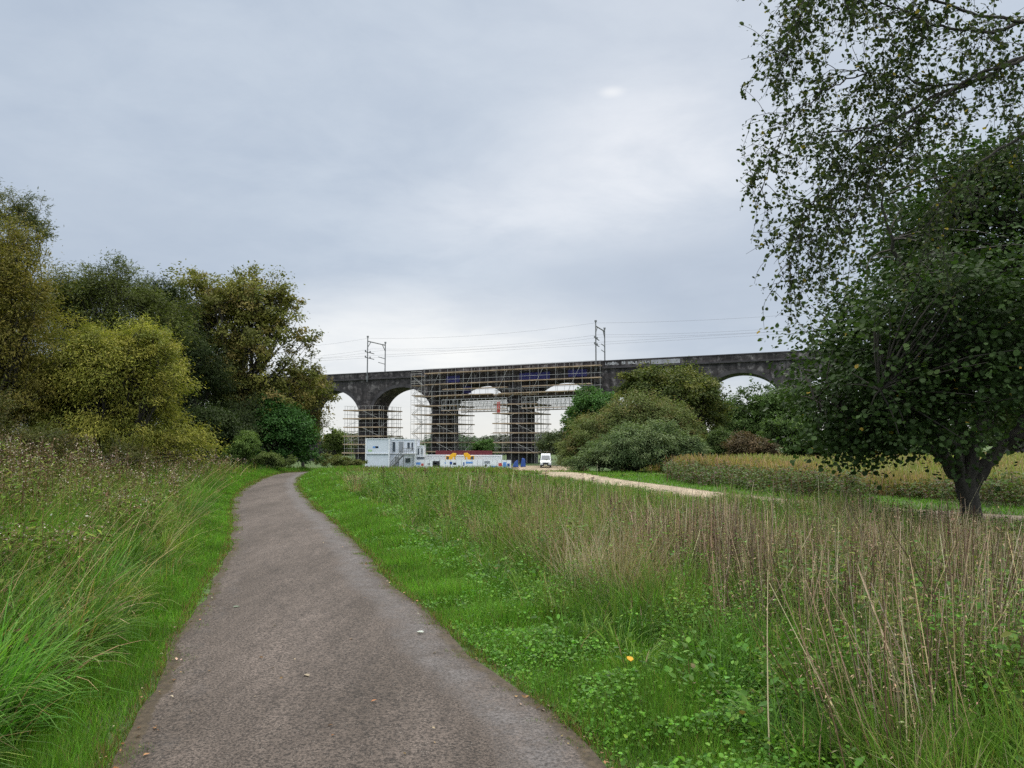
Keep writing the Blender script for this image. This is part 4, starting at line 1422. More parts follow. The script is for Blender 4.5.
def big_tree():
    r = np.random.default_rng(77)
    root = empty("field_maple_tree", bb)
    tag(root, "big dark leafy tree with a forked trunk standing beside the gravel track", "tree")
    net = TubeNet()
    loc = lambda px, py, dy=0.0: np.array(PX(px, py, YB + dy)) - np.array(bb)
    net.add([(0, 0, -0.2), (0.0, 0, 0.12), (-0.02, 0, 0.5), loc(966, 488)], [0.30, 0.195, 0.165, 0.18], 14)
    limbs = []
    spec = [([(966, 490), (948, 462), (935, 430), (918, 385), (900, 320)], 0.13, -0.3), ([(966, 492), (962, 450), (958, 400), (955, 330), (960, 220)], 0.17, 0.3),
            ([(968, 492), (972, 455), (985, 400), (990, 330), (1005, 230)], 0.14, -0.5), ([(970, 494), (985, 470), (1002, 450), (1022, 420), (1060, 370)], 0.12, 0.2),
            ([(955, 470), (925, 445), (890, 425), (850, 410), (815, 400)], 0.075, -0.8), ([(962, 450), (930, 410), (900, 380), (870, 350), (840, 330)], 0.07, 1.0),
            ([(958, 400), (930, 340), (905, 280), (890, 230), (880, 190)], 0.07, -1.0), ([(990, 400), (1015, 340), (1040, 280), (1060, 230), (1080, 190)], 0.08, 1.2),
            ([(975, 470), (1010, 440), (1050, 430), (1090, 420), (1130, 410)], 0.08, -1.4), ([(962, 480), (955, 450), (930, 420), (905, 400), (880, 390)], 0.08, -2.2),
            ([(968, 480), (980, 440), (1000, 400), (1010, 350), (1020, 300)], 0.09, 2.2)]
    for pts, rr, dy in spec:
        k = len(pts)
        pp = np.array([loc(p[0], p[1], dy * (q / (k - 1)) ** 1.0) for q, p in enumerate(pts)])
        cm = catmull3(pp, 5)
        cm[2:-1] += r.normal(0, 0.02, (len(cm) - 3, 3))
        net.add(cm, np.linspace(rr, rr * 0.2, len(cm)), 8)
        limbs.append(cm)
    lp = np.concatenate(limbs)
    ell = [(868, 395, 78, 62, -0.6), (850, 350, 50, 60, 0.4), (905, 300, 72, 90, 0), (955, 215, 80, 72, 0.3), (1010, 260, 90, 110, 0.6), (1060, 350, 100, 100, 0),
           (915, 400, 80, 55, -1.6), (985, 380, 90, 60, 1.8), (855, 440, 45, 22, -0.5), (1040, 445, 60, 40, -1.0), (885, 430, 56, 24, 0.8), (940, 330, 70, 70, -2.0), (1000, 330, 80, 80, -2.2), (925, 250, 60, 60, 2.2), (985, 170, 60, 35, 0.5), (1075, 215, 70, 70, -0.6)]
    P, Nn, T = [], [], []
    base = np.array([(0.036, 0.066, 0.02), (0.048, 0.086, 0.026), (0.028, 0.05, 0.016), (0.06, 0.098, 0.03)])
    for (px, py, rx, rz, dy) in ell:
        c = loc(px, py, dy)
        s = np.array([rx, max(rx, rz) * 0.95, rz]) * YB / F
        ncl = int(64 * (s[0] * s[2]) ** 0.8)
        d = unit(r.normal(size=(ncl, 3)))
        rad = (1 - 0.62 * r.random(ncl) ** 1.5) * (1 + 0.1 * r.normal(size=ncl))
        cc = c + d * s * rad[:, None]
        ok = (cc[:, 2] > 0.95) & ~((cc[:, 2] < 2.2) & (np.abs(cc[:, 0] - 0.1) < 1.15)) & (r.random(len(cc)) > 0.05)
        cc = cc[ok]
        for q in range(0, len(cc)):
            t0 = lp[np.argmin(((lp - cc[q]) ** 2).sum(1) + 0.6 * np.maximum(0, lp[:, 2] - cc[q, 2]) ** 2)]
            l2 = np.linalg.norm(cc[q] - t0)
            net.add(bez(t0, cc[q], np.array([0, 0, 0.1 * l2]) + r.normal(0, 0.08, 3) * l2, 5), np.linspace(0.018, 0.004, 5), 4)
        m = 58
        idx = np.repeat(np.arange(len(cc)), m)
        # flat sprays of leaves, drooping at the rim
        g = r.normal(size=(len(idx), 3)) * np.array([0.25, 0.25, 0.14])
        g[:, 2] -= 0.35 * (g[:, 0] ** 2 + g[:, 1] ** 2)
        out = unit(cc - c)
        pos = cc[idx] + g
        nrm = out[idx] * 0.35 + np.array([0, 0, 0.75]) + r.normal(0, 0.55, (len(idx), 3))
        cl = base[r.choice(4, len(cc), p=[0.35, 0.25, 0.28, 0.12])] * np.array([0.95, 0.96, 0.9]) * (1 + r.normal(0, 0.12, (len(cc), 1)))
        t = cl[idx] * (1 + r.normal(0, 0.15, (len(idx), 1)))
        yl = r.random(len(idx)) < 0.004
        t[yl] = (0.30, 0.21, 0.03)
        P.append(pos)
        Nn.append(nrm)
        T.append(t)
    pos, nrm, t = np.concatenate(P), np.concatenate(Nn), np.clip(np.concatenate(T), 0.004, 0.8)
    dv = r.normal(0, 0.7, pos.shape) + unit(pos * np.array([1, 1, 0.2])) + np.array([0, 0, -0.3])
    V, Fc, TT = cards(LEAFW, pos, nrm, 0.074 * (0.5 + 0.85 * r.random(len(pos))), t, dv, r)
    net.build("trunk", M_BARK, root)
    link("crown", np_mesh("crown", V, [Fc], TT), M_LEAF, root)


def catmull3(P, m=6):
    P = np.array(P, float)
    P = np.vstack([2 * P[0] - P[1], P, 2 * P[-1] - P[-2]])
    o = []
    for k in range(1, len(P) - 2):
        for t in np.linspace(0, 1, m, endpoint=False):
            p0, p1, p2, p3 = P[k - 1:k + 3]
            o.append(0.5 * (2 * p1 + (p2 - p0) * t + (2 * p0 - 5 * p1 + 4 * p2 - p3) * t * t + (3 * p1 - p0 - 3 * p2 + p3) * t ** 3))
    o.append(P[-2])
    return np.array(o)


big_tree()


# birch reaching in from the right ----------------------------------------------------------
def birch():
    r = np.random.default_rng(5)
    base = np.array([8.4, 8.6, 0.0])
    root = empty("birch_tree", tuple(base))
    tag(root, "birch with drooping branches of small leaves hanging into the top right corner", "tree")
    net = TubeNet()
    loc = lambda px, py, Y: np.array(PX(px, py, Y)) - base
    trunk = catmull3([(0, 0, -0.2), (0.05, 0, 2.0), (-0.05, 0.1, 5.0), (0.1, 0, 8.0), (0.05, 0.1, 11.5)], 5)
    net.add(trunk, np.linspace(0.19, 0.03, len(trunk)), 10)
    tw = TubeNet()
    limbs = []
    spec = [([(1290, 60), (1130, 35), (1024, 58), (985, 78), (940, 94), (880, 124), (822, 133)], 8.4, 7.6, 0.06),
            ([(1024, 58), (966, 80), (920, 118), (895, 150), (870, 185), (850, 235)], 7.9, 7.4, 0.03),
            ([(985, 78), (940, 86), (905, 78), (870, 72), (830, 70)], 7.9, 8.2, 0.022),
            ([(1290, -20), (1130, -30), (1024, 22), (985, 32), (943, 26), (900, 10), (850, -10)], 8.4, 7.3, 0.05),
            ([(1024, 22), (960, 10), (900, -15), (840, -20), (800, 5)], 7.8, 7.0, 0.03),
            ([(1290, -120), (1150, -140), (1024, -110), (930, -90), (850, -60), (790, -10)], 8.4, 7.6, 0.05),
            ([(1290, 150), (1150, 110), (1060, 120), (1000, 150), (950, 190), (920, 240)], 8.4, 8.0, 0.045),
            ([(1290, 40), (1150, -10), (1040, -20), (960, -40), (900, -60)], 8.4, 9.2, 0.05),
            ([(880, 124), (850, 150), (825, 185), (800, 230), (790, 270)], 7.7, 7.7, 0.016),
            ([(870, 72), (835, 85), (800, 110), (775, 150), (762, 190)], 8.1, 8.1, 0.014),
            ([(850, -60), (820, -20), (795, 30), (782, 70)], 7.5, 7.5, 0.014),
            ([(940, 94), (905, 130), (860, 165), (830, 215), (812, 260)], 7.8, 8.2, 0.014)]
    for pts, y0, y1, rr in spec:
        k = len(pts)
        pp = np.array([loc(p[0], p[1], y0 + (y1 - y0) * q / (k - 1)) for q, p in enumerate(pts)])
        cm = catmull3(pp, 6)
        cm[1:-1] += r.normal(0, 0.012, (len(cm) - 2, 3))
        net.add(cm, np.linspace(rr * 0.62, max(0.004, rr * 0.11), len(cm)), 6)
        limbs.append(cm)
    P, D = [], []

    def strand(p, d, ln, leafy=True, rad=0.0035):
        """a thin twig that droops, leaves alternating along it"""
        n = max(4, int(ln / 0.07))
        pts = [p]
        d = unit(d)
        for q in range(n):
            d = unit(d + np.array([0, 0, -0.11]) + r.normal(0, 0.11, 3))
            nx_ = pts[-1] + d * ln / n
            if (nx_[0] + base[0]) / (nx_[1] + base[1]) < 0.302 and len(pts) >= 3:
                break
            pts.append(nx_)
        pts = np.array(pts)
        tw.add(pts, np.linspace(rad, 0.0018, len(pts)), 3)
        if leafy:
            m = int(ln / 0.036)
            m = max(1, int(m * (len(pts) - 1) / n))
            t = r.random(m) ** 0.8 * (len(pts) - 1)
            i0 = np.minimum(t.astype(int), len(pts) - 2)
            q = pts[i0] + (pts[i0 + 1] - pts[i0]) * (t - i0)[:, None]
            P.append(q + r.normal(0, 0.02, q.shape))
            D.append(np.tile(pts[-1] - pts[0], (m, 1)) + r.normal(0, 0.5, (m, 3)))
        return pts

    for cm, (pts_, y0, y1, rr) in zip(limbs, spec):
        for q in range(6, len(cm) - 1):
            if cm[q, 0] > 1.5 and r.random() < 0.6:
                continue
            dirl = unit(cm[q + 1] - cm[q])
            for _ in range(r.integers(1, 4)):
                d = dirl * 0.6 + r.normal(0, 0.7, 3) + np.array([-0.15, 0, 0.05])
                s = strand(cm[q], d, (0.3 + 0.5 * r.random()) * min(1.0, 0.45 + max(0.0, (cm[q, 0] + base[0] - 2.3)) * 0.5), True, 0.0045)
                for w in range(2, len(s) - 1, 2):
                    if r.random() < 0.75:
                        strand(s[w], unit(s[w + 1] - s[w]) * 0.5 + r.normal(0, 0.6, 3), 0.2 + 0.45 * r.random())
        for _ in range(3):
            strand(cm[-1], unit(cm[-1] - cm[-2]) * 0.5 + np.array([0.2, 0, -0.5]) + r.normal(0, 0.35, 3), 0.3 + 0.35 * r.random())
    # rest of the crown, around the trunk outside the frame
    for _ in range(240):
        z = 3.2 + 9.5 * r.random()
        a = r.random() * 6.28
        p = np.array([math.cos(a), math.sin(a), 0]) * (0.6 + 2.2 * r.random() * (1.15 - z / 13)) + np.array([0.6, 0.3, z])
        P.append(p + r.normal(0, 0.28, (45, 3)))
        D.append(r.normal(0, 1, (45, 3)) + np.array([0, 0, -1]))
        net.add(bez((0.05, 0.05, max(2.0, z - 0.9)), p, r.normal(0, 0.15, 3), 5), np.linspace(0.02, 0.004, 5), 4)
    pos = np.concatenate(P)
    D = np.concatenate(D) + np.array([0, 0, -0.5])
    n = len(pos)
    cols = np.array([(0.042, 0.062, 0.02), (0.055, 0.078, 0.024), (0.032, 0.048, 0.016), (0.10, 0.11, 0.03)])
    t = cols[r.choice(4, n, p=[0.4, 0.3, 0.22, 0.08])] * (1 + r.normal(0, 0.15, (n, 1)))
    yl = r.random(n) < 0.012
    t[yl] = (0.28, 0.22, 0.03)
    V, Fc, TT = cards(LEAFW, pos, r.normal(size=(n, 3)) + np.array([0, -0.3, 0.4]), 0.04 * (0.5 + 0.75 * r.random(n)), t, D, r)
    net.build("trunk", M_TWIG, root)
    tw.build("twigs", M_TWIG, root)
    link("crown", np_mesh("crown", V, [Fc], np.clip(TT, 0.004, 0.8)), M_LEAF, root)
    print("birch leaves", n)


birch()

# far trees beyond the viaduct --------------------------------------------------------------
wp, wn, wt = [], [], []
r = np.random.default_rng(90)
for q in range(150):
    a = -0.75 + 1.5 * r.random()
    Y = 235 + 130 * r.random()
    px = a * F + 512
    X0 = a * Y
    g = tz(X0, Y)
    topx = 428 + 14 * vnoise(np.array([px]), np.array([0.0]), 28, 3)[0]
    hh = max(4.0, EYE + (440 - topx) / F * Y - g)
    nl = 560
    d = unit(r.normal(size=(nl, 3)))
    s = np.array([5.0 + 3 * r.random(), 5.0, hh / 2])
    pos = np.array([X0, Y, g + hh / 2]) + d * s * (1 - 0.5 * r.random((nl, 1)) ** 2) + r.normal(0, 0.5, (nl, 3))
    c = [(0.045, 0.062, 0.035), (0.055, 0.075, 0.04), (0.065, 0.07, 0.04), (0.05, 0.085, 0.04)][r.integers(4)]
    wp.append(pos)
    wn.append(d + np.array([0, 0, 0.5]))
    wt.append(np.array(c) * (1 + r.normal(0, 0.18, (nl, 1))))
V, Fc, TT = cards(LEAF4, np.concatenate(wp), np.concatenate(wn), 1.5, np.clip(np.concatenate(wt), 0.01, 1), None, r)
tag(link("distant_woodland", np_mesh("distant_woodland", V, [Fc], TT), M_LEAF), "distant dark green treeline seen through the viaduct arches", "woodland", kind="stuff")
tree("poplar_tree", "pale green tree seen through the left arch", "tree", base_at(336, 195), [E(336, 440, 13, 13, 195), E(343, 446, 12, 12, 195)], 6000, 0.4, [(0.10, 0.13, 0.045), (0.085, 0.115, 0.04)], 0.2, LEAF4, seed=41, sub=7)
tree("birch_sapling", "bright green tree seen between the two scaffolded piers", "tree", base_at(487, 200), [E(486, 448, 11, 12, 200), E(478, 450, 9, 10, 200)], 6000, 0.4, [(0.05, 0.095, 0.035), (0.06, 0.11, 0.04)], 0.2, LEAF4, seed=42, sub=7)
# ------------------------------------------------------------------ viaduct
U = np.array([0.942, -0.336])
NB = np.array([0.336, 0.942])
V0 = np.array([-42.6, 180.6])          # front face at the crown of the first open arch
VZ = -3.4
VROT = math.atan2(U[1], U[0])
P_ = 18.56
D_ = 7.2
GR = 0.0151
HS = P_ / 2 - 1.62                     # half span
CROWN = 16.7
RISE = 6.3
TOPZ = 20.45                           # parapet top at s = 0
I0, I1 = -1, 8
SA, SB = (I0 - 0.5) * P_ - 3, (I1 + 0.5) * P_ + 3


def s_at(px):
    """station along the front face seen at photo column px"""
    k = (px - 512) / F
    return (k * V0[1] - V0[0]) / (U[0] - k * U[1])


via = empty("railway_viaduct", (V0[0], V0[1], VZ), VROT)
tag(via, "long dark stone railway viaduct with tall round arches crossing the valley", "viaduct")


def hline(mb, s0, s1, t0, t1, z0, z1):
    """bar along the viaduct following its gradient; z at s=0"""
    mb.hexa([(s0, t0, z0 + GR * s0), (s1, t0, z0 + GR * s1), (s1, t1, z0 + GR * s1), (s0, t1, z0 + GR * s0),
             (s0, t0, z1 + GR * s0), (s1, t0, z1 + GR * s1), (s1, t1, z1 + GR * s1), (s0, t1, z1 + GR * s0)])


ZS = CROWN - RISE
ZT = 18.75                             # top of the spandrels, below the string course
NS = 28
for i in range(I0, I1 + 1):
    sc = i * P_
    g = GR * sc
    th = np.linspace(math.pi, 0, NS + 1)
    arc = [(sc + HS * math.cos(t), ZS + g + RISE * math.sin(t)) for t in th]
    arc2 = [(sc + (HS + 0.75) * math.cos(t), ZS + g + (RISE + 0.75) * math.sin(t)) for t in th]
    # spandrel front and back
    m = MB()
    for t, fl in ((0.0, False), (D_, True)):
        for k in range(NS):
            (a0, z0), (a1, z1) = arc[k], arc[k + 1]
            q = [(a0, t, z0), (a1, t, z1), (a1, t, ZT + GR * a1), (a0, t, ZT + GR * a0)]
            m.quad(*(q[::-1] if fl else q))
        for sgn in (-1, 1):
            e0, e1 = sorted((sc + sgn * HS, sc + sgn * P_ / 2))
            q = [(e0, t, ZS + g), (e1, t, ZS + g), (e1, t, ZT + GR * e1), (e0, t, ZT + GR * e0)]
            m.quad(*(q[::-1] if fl else q))
    split_build(m, "spandrel_wall", M_STONE, via)
    m = MB()
    for k in range(NS):
        (a0, z0), (a1, z1) = arc[k], arc[k + 1]
        m.quad((a0, D_, z0), (a1, D_, z1), (a1, 0, z1), (a0, 0, z0))
    m.build("arch_barrel", M_STONE, via)
    for t0, t1 in ((-0.07, -0.003), (D_ + 0.003, D_ + 0.07)):
        m = MB()
        for k in range(NS):
            (a0, z0), (a1, z1) = arc[k], arc[k + 1]
            (b0, y0), (b1, y1) = arc2[k], arc2[k + 1]
            m.hexa([(a0, t0, z0), (a1, t0, z1), (a1, t1, z1), (a0, t1, z0), (b0, t0, y0), (b1, t0, y1), (b1, t1, y1), (b0, t1, y0)])
        m.build("arch_ring", M_COPING, via)
for i in range(I0, I1 + 2):
    sc = (i - 0.5) * P_
    g = GR * sc
    w0, w1 = 1.62, 1.85
    zs = ZS + g - 0.1
    m = MB()
    m.hexa([(sc - w1, -0.25, -0.5), (sc + w1, -0.25, -0.5), (sc + w1, D_ + 0.25, -0.5), (sc - w1, D_ + 0.25, -0.5),
            (sc - w0, 0, zs), (sc + w0, 0, zs), (sc + w0, D_, zs), (sc - w0, D_, zs)])
    pr = m.build("pier", M_STONE, via)
    m = MB()
    m.box((sc, D_ / 2, zs + 0.05), (2 * w0 + 0.5, D_ + 0.5, 0.45))
    m.build("impost", M_COPING, pr)
    m = MB()
    m.box((sc, D_ / 2, 1.2), (2 * w1 + 0.7, D_ + 1.2, 3.4))
    m.build("plinth", M_STONE, pr)
m = MB()
hline(m, SA, SB, -0.45, D_ + 0.45, 18.75, 19.1)
m.build("string_course", M_COPING, via)
for t0, t1 in ((-0.2, 0.25), (D_ - 0.25, D_ + 0.2)):
    m = MB()
    hline(m, SA, SB, t0, t1, 19.1, 20.25)
    m.build("parapet", M_STONE, via)
    m = MB()
    hline(m, SA, SB, t0 - 0.12, t1 + 0.12, 20.25, 20.45)
    m.build("coping", M_COPING, via)
m = MB()
hline(m, SA, SB, 0.25, D_ - 0.25, 19.1, 19.35)
m.build("track_bed", M_COPING, via)
# unreadable white lettering painted along the outside of the parapet
r = np.random.default_rng(8)
m = MB()
s = s_at(606)
s_end = s_at(650)
while s < s_end:
    w = 0.26 + 0.3 * r.random()
    k = r.integers(0, 5)
    b = 0.11 + 0.05 * r.random()
    z0, z1 = 19.4 + 0.12 * r.random(), 19.85 + 0.22 * r.random()
    v = lambda a: hline(m, a, a + b, -0.222, -0.2, z0, z1)
    hbar = lambda z: hline(m, s, s + w, -0.224, -0.202, z, z + b)
    v(s)
    if k in (0, 2, 4):
        v(s + w - b)
    if k != 1:
        hbar(z1 - b)
    if k in (0, 1, 3):
        hbar(z0)
    if k in (2, 3, 4):
        hbar((z0 + z1) / 2)
    s += w + 0.1 + (0.5 if r.random() < 0.15 else 0)
split_build(m, "painted_lettering", M_GRAFF, via)
m = MB()
hline(m, s_at(652), s_at(681), -0.215, -0.2, 19.2, 20.1)
m.build("painted_band", M_GRAFF2, via)

# ------------------------------------------------------------------ overhead line portals and wires
def portal(px, label):
    s = s_at(px)
    z = TOPZ + GR * s - 1.3
    x0, y0 = V0 + U * s
    root = empty("catenary_portal", (x0, y0, VZ + z), VROT)
    tag(root, label, "overhead line mast", "overhead line portals on the viaduct")
    H = 8.3
    for t in (-0.55, D_ + 0.55):
        mm = MB()
        mm.tube((0, t, -0.9), (0, t, H + (1.1 if t < 0 else 0.7)), 0.15, 8, 0.12)
        mm.box((0, t, 0.0), (0.5, 0.5, 0.9))
        mast = mm.build("mast", M_MAST, root)
        mm = MB()
        for zz in (0.0, 0.22):
            mm.tube((0, t, H + (1.1 if t < 0 else 0.7) + zz), (0, t, H + (1.1 if t < 0 else 0.7) + zz + 0.14), 0.26, 8)
        mm.build("insulator", M_MAST, mast)
    mm = MB()
    mm.tube((0, -0.55, H + 0.25), (0, D_ + 0.55, H + 0.25), 0.13, 6)
    mm.tube((0, D_ - 0.9, H + 0.2), (0, D_ + 0.55, H - 1.2), 0.09, 6)
    mm.tube((0, 0.9, H + 0.2), (0, -0.55, H - 1.2), 0.09, 6)
    mm.build("cross_beam", M_MAST, root)
    for zz in (H - 2.3, H - 3.6):
        mm = MB()
        mm.tube((0, -1.6, zz), (0, 2.4, zz - 0.1), 0.10, 6)
        for t in (-1.5, 0.6):
            mm.tube((0, t, zz), (0, t, zz + 0.35), 0.16, 8)
        mm.tube((0, 4.5, zz - 0.6), (0, D_ + 0.4, zz - 0.75), 0.08, 6)
        split_build(mm, "bracket_arm", M_MAST, root)
    mm = MB()
    for zz in (0.9, 1.15):
        mm.box((0, -0.55, zz), (0.36, 0.36, 0.1))
    mm.build("collar", M_MAST, root)


portal(368, "left steel railway portal mast standing on the viaduct parapet")
portal(597, "right steel railway portal mast standing on the viaduct parapet")
s1, s2 = s_at(368), s_at(597)
for q, (t, dz, lab) in enumerate([(-0.55, 9.2, "highest thin railway wire running along the near side of the viaduct"), (1.7, 7.0, "near track upper catenary wire over the viaduct"),
                                  (1.7, 5.4, "near track lower contact wire over the viaduct"), (5.4, 7.0, "far track upper catenary wire over the viaduct"), (5.4, 5.4, "far track lower contact wire over the viaduct")]):
    x0, y0 = V0 + U * SA
    root_p = []
    for a0, a1 in ((SA, s1), (s1, s2), (s2, 2 * s2 - s1 + 12), (2 * s2 - s1 + 12, SB + 12)):
        for t_ in np.linspace(0, 1, 12, endpoint=False):
            s = a0 + (a1 - a0) * t_
            sag = (0.0 if dz in (5.4,) else 1.0) * 4 * t_ * (1 - t_)
            root_p.append((s - SA, t, TOPZ - 1.3 + GR * s + dz - sag))
    net = TubeNet()
    net.add(np.array(root_p), np.full(len(root_p), 0.016), 5)
    o = net.build("overhead_wire", M_WIRE, None)
    o.location = (x0, y0, VZ)
    o.rotation_euler = (0, 0, VROT)
    tag(o, lab, "wire", "overhead wires along the viaduct")


# ------------------------------------------------------------------ scaffolding
def standard_mesh(h, r=0.04):
    mm = MB()
    mm.tube((0, 0, 0), (0, 0, h), r, 5)
    me = bpy.data.meshes.new("standard")
    me.from_pydata(mm.v, [], mm.f)
    me.materials.append(M_STEEL)
    return me


def tower(i, label, lifts, es=2.5, et=1.5, ztop=None, half_left=True):
    """scaffold wrapped round the pier between arch i-1 and i"""
    sc = (i - 0.5) * P_
    x0, y0 = V0 + U * sc
    root = empty("scaffold_tower", (x0, y0, VZ), VROT)
    tag(root, label, "scaffolding", "scaffolding on the viaduct piers")
    w = 2.0
    o0, o1 = w + es, w + 0.35
    ztop = ztop or lifts[-1] + 1.0
    me = standard_mesh(ztop)
    pos = []
    for a in np.linspace(-o0, o0, 6):
        pos += [(a, -et), (a, D_ + et)]
    for a in np.linspace(-o0, o0, 4):
        pos += [(a, -0.45), (a, D_ + 0.45)]
    for b in np.linspace(-et, D_ + et, 6)[1:-1]:
        pos += [(-o0, b), (o0, b), (-o1 - 0.8, b), (o1 + 0.8, b)]
    for a, b in pos:
        o = bpy.data.objects.new("standard", me)
        COL.objects.link(o)
        o.parent = root
        o.location = (a + rng.normal(0, 0.05), b, 0)
    for z in lifts:
        mm = MB()
        dev = rng.normal(0, 0.05)
        mm.box((0, -et / 2 - 0.25, z + dev), (2 * o0 + 0.8 + 0.5 * rng.random(), et - 0.3, 0.24))
        mm.box((0, D_ + et / 2 + 0.25, z + dev), (2 * o0 + 0.8 + 0.5 * rng.random(), et - 0.3, 0.24))
        for sg in (-1, 1):
            mm.box((sg * (w + es / 2 + 0.3), D_ / 2, z + dev + 0.004), (es - 0.5, D_ + 0.7, 0.23))
        split_build(mm, "boarded_deck", M_BOARD, root)
        mm = MB()
        for zz in (z + 1.0,):
            for t in (-et, D_ + et):
                mm.tube((-o0 - 0.3, t, zz), (o0 + 0.3, t, zz), 0.022, 5)
            for sg in (-1, 1):
                mm.tube((sg * o0, -et - 0.3, zz), (sg * o0, D_ + et + 0.3, zz), 0.022, 5)
        split_build(mm, "guard_rail", M_STEEL, root)
    for q in range(0, len(lifts) - 1):
        mm = MB()
        sg = 1 if q % 2 else -1
        mm.tube((-o0 * sg, -et - 0.06, lifts[q]), (0, -et - 0.06, lifts[q + 1]), 0.04, 5)
        mm.tube((o0 + 0.06, -et if q % 2 else D_ / 2, lifts[q]), (o0 + 0.06, D_ / 2 if q % 2 else D_ + et, lifts[q + 1]), 0.04, 5)
        split_build(mm, "brace", M_STEEL, root)
    return root


L0 = [1.95 * k + 2.05 for k in range(6)]
tower(1, "low scaffold tower around the left pier, six boarded lifts high", L0)
L1 = [2.05 * k + 2.4 for k in range(7)]
tower(2, "scaffold tower around the middle pier behind the yellow machines", L1, ztop=15.6)
tower(3, "scaffold tower around the pier just left of the white van", L1, ztop=15.8)

sa, sb = s_at(428), s_at(603)
sm = (sa + sb) / 2
x0, y0 = V0 + U * sa
root = empty("bridging_scaffold", (x0, y0, VZ), VROT)
tag(root, "long scaffold gantry spanning the two middle arches up to the parapet", "scaffolding")
LEN = sb - sa
g0 = GR * sa
tilt = GR


def hb(mb, a0, a1, t0, t1, z0, z1):
    mb.hexa([(a0, t0, z0 + g0 + tilt * a0), (a1, t0, z0 + g0 + tilt * a1), (a1, t1, z0 + g0 + tilt * a1), (a0, t1, z0 + g0 + tilt * a0),
             (a0, t0, z1 + g0 + tilt * a0), (a1, t0, z1 + g0 + tilt * a1), (a1, t1, z1 + g0 + tilt * a1), (a0, t1, z1 + g0 + tilt * a0)])


DECKS = [14.2, 16.75, 19.25]
for q, z in enumerate(DECKS):
    # boards in runs with gaps, like the photo's broken orange lines
    runs = [(0, LEN)] if q else [(3, LEN * 0.40), (LEN * 0.44, LEN - 1)]
    for a0, a1 in runs:
        mm = MB()
        hb(mm, a0, a1, -2.1, -0.5, z, z + 0.2)
        split_build(mm, "boarded_deck", M_BOARD, root)
mm = MB()
for z in DECKS:
    for zz in (z + 1.05,):
        hb(mm, -0.3, LEN + 0.3, -2.16, -2.1, zz, zz + 0.06)
split_build(mm, "guard_rail", M_STEEL, root)
me = standard_mesh(6.6, 0.032)
for a in np.arange(0, LEN, 1.9):
    o = bpy.data.objects.new("standard", me)
    COL.objects.link(o)
    o.parent = root
    o.location = (a, -2.05, 13.6 + g0 + tilt * a)
me2 = standard_mesh(6.6, 0.03)
for a in np.arange(0.6, LEN, 2.7):
    o = bpy.data.objects.new("standard", me2)
    COL.objects.link(o)
    o.parent = root
    o.location = (a, -0.5, 13.6 + g0 + tilt * a)
for q in range(5):
    mm = MB()
    a = 1 + q * LEN / 5
    mm.tube((a, -2.2, 14 + g0 + tilt * a), (a + 2.7, -2.2, 19.4 + g0 + tilt * a), 0.04, 5)
    split_build(mm, "brace", M_STEEL, root)
# decks and lattice beams hung through the two scaffolded arches
for i in (2, 3):
    a0 = (i - 0.5) * P_ + 1.7 - sa
    a1 = (i + 0.5) * P_ - 1.7 - sa
    mm = MB()
    hb(mm, a0, a1, -0.45, D_ + 1.6, 13.55, 14.3)
    mm.build("platform", M_SOFFIT, root)
    mm = MB()
    hb(mm, a0, a1, -1.9, -0.8, 15.55, 15.75)
    mm.build("high_deck", M_BOARD, root)
    for t in (-2.0, D_ + 1.5):
        mm = MB()
        for z in (13.3, 12.2, 11.0):
            hb(mm, a0, a1, t - 0.04, t + 0.04, z, z + 0.09)
        n = 16
        for q in range(n + 1):
            a = a0 + (a1 - a0) * q / n
            zz = g0 + tilt * a
            mm.tube((a, t, 11.05 + zz), (a, t, 13.4 + zz), 0.04, 5)
            if q < n and q % 2 == 0:
                a2 = a0 + (a1 - a0) * (q + 1) / n
                mm.tube((a, t, 11.05 + zz), (a2, t, 13.4 + zz), 0.035, 5)
        mm.build("lattice_beam", M_STEEL, root)
    mm = MB()
    hb(mm, a0 + 0.1, a1 - 0.1, D_ + 1.62, D_ + 1.65, 11.1, 13.4)
    mm.build("debris_netting", M_NET, root)
    mm = MB()
    hb(mm, a0, a1, -2.2, -2.0, 10.9, 11.05)
    hb(mm, a0, a1, D_ + 1.4, D_ + 1.6, 10.9, 11.05)
    split_build(mm, "bottom_board", M_BOARD, root)
for a0, a1, z in ((0.12, 0.2, 17.2), (0.22, 0.27, 14.7), (0.55, 0.72, 17.1), (0.82, 0.92, 17.3)):
    mm = MB()
    hb(mm, a0 * LEN, a1 * LEN, -0.75, -0.72, z, z + 1.5)
    mm.build("navy_netting", M_NAVYNET, root)
mm = MB()
ar = s_at(497) - sa
mm.box((ar + 1.0, -1.7, 12.0), (0.7, 0.08, 2.3))
mm.build("red_sheet", M_REDNET, root)
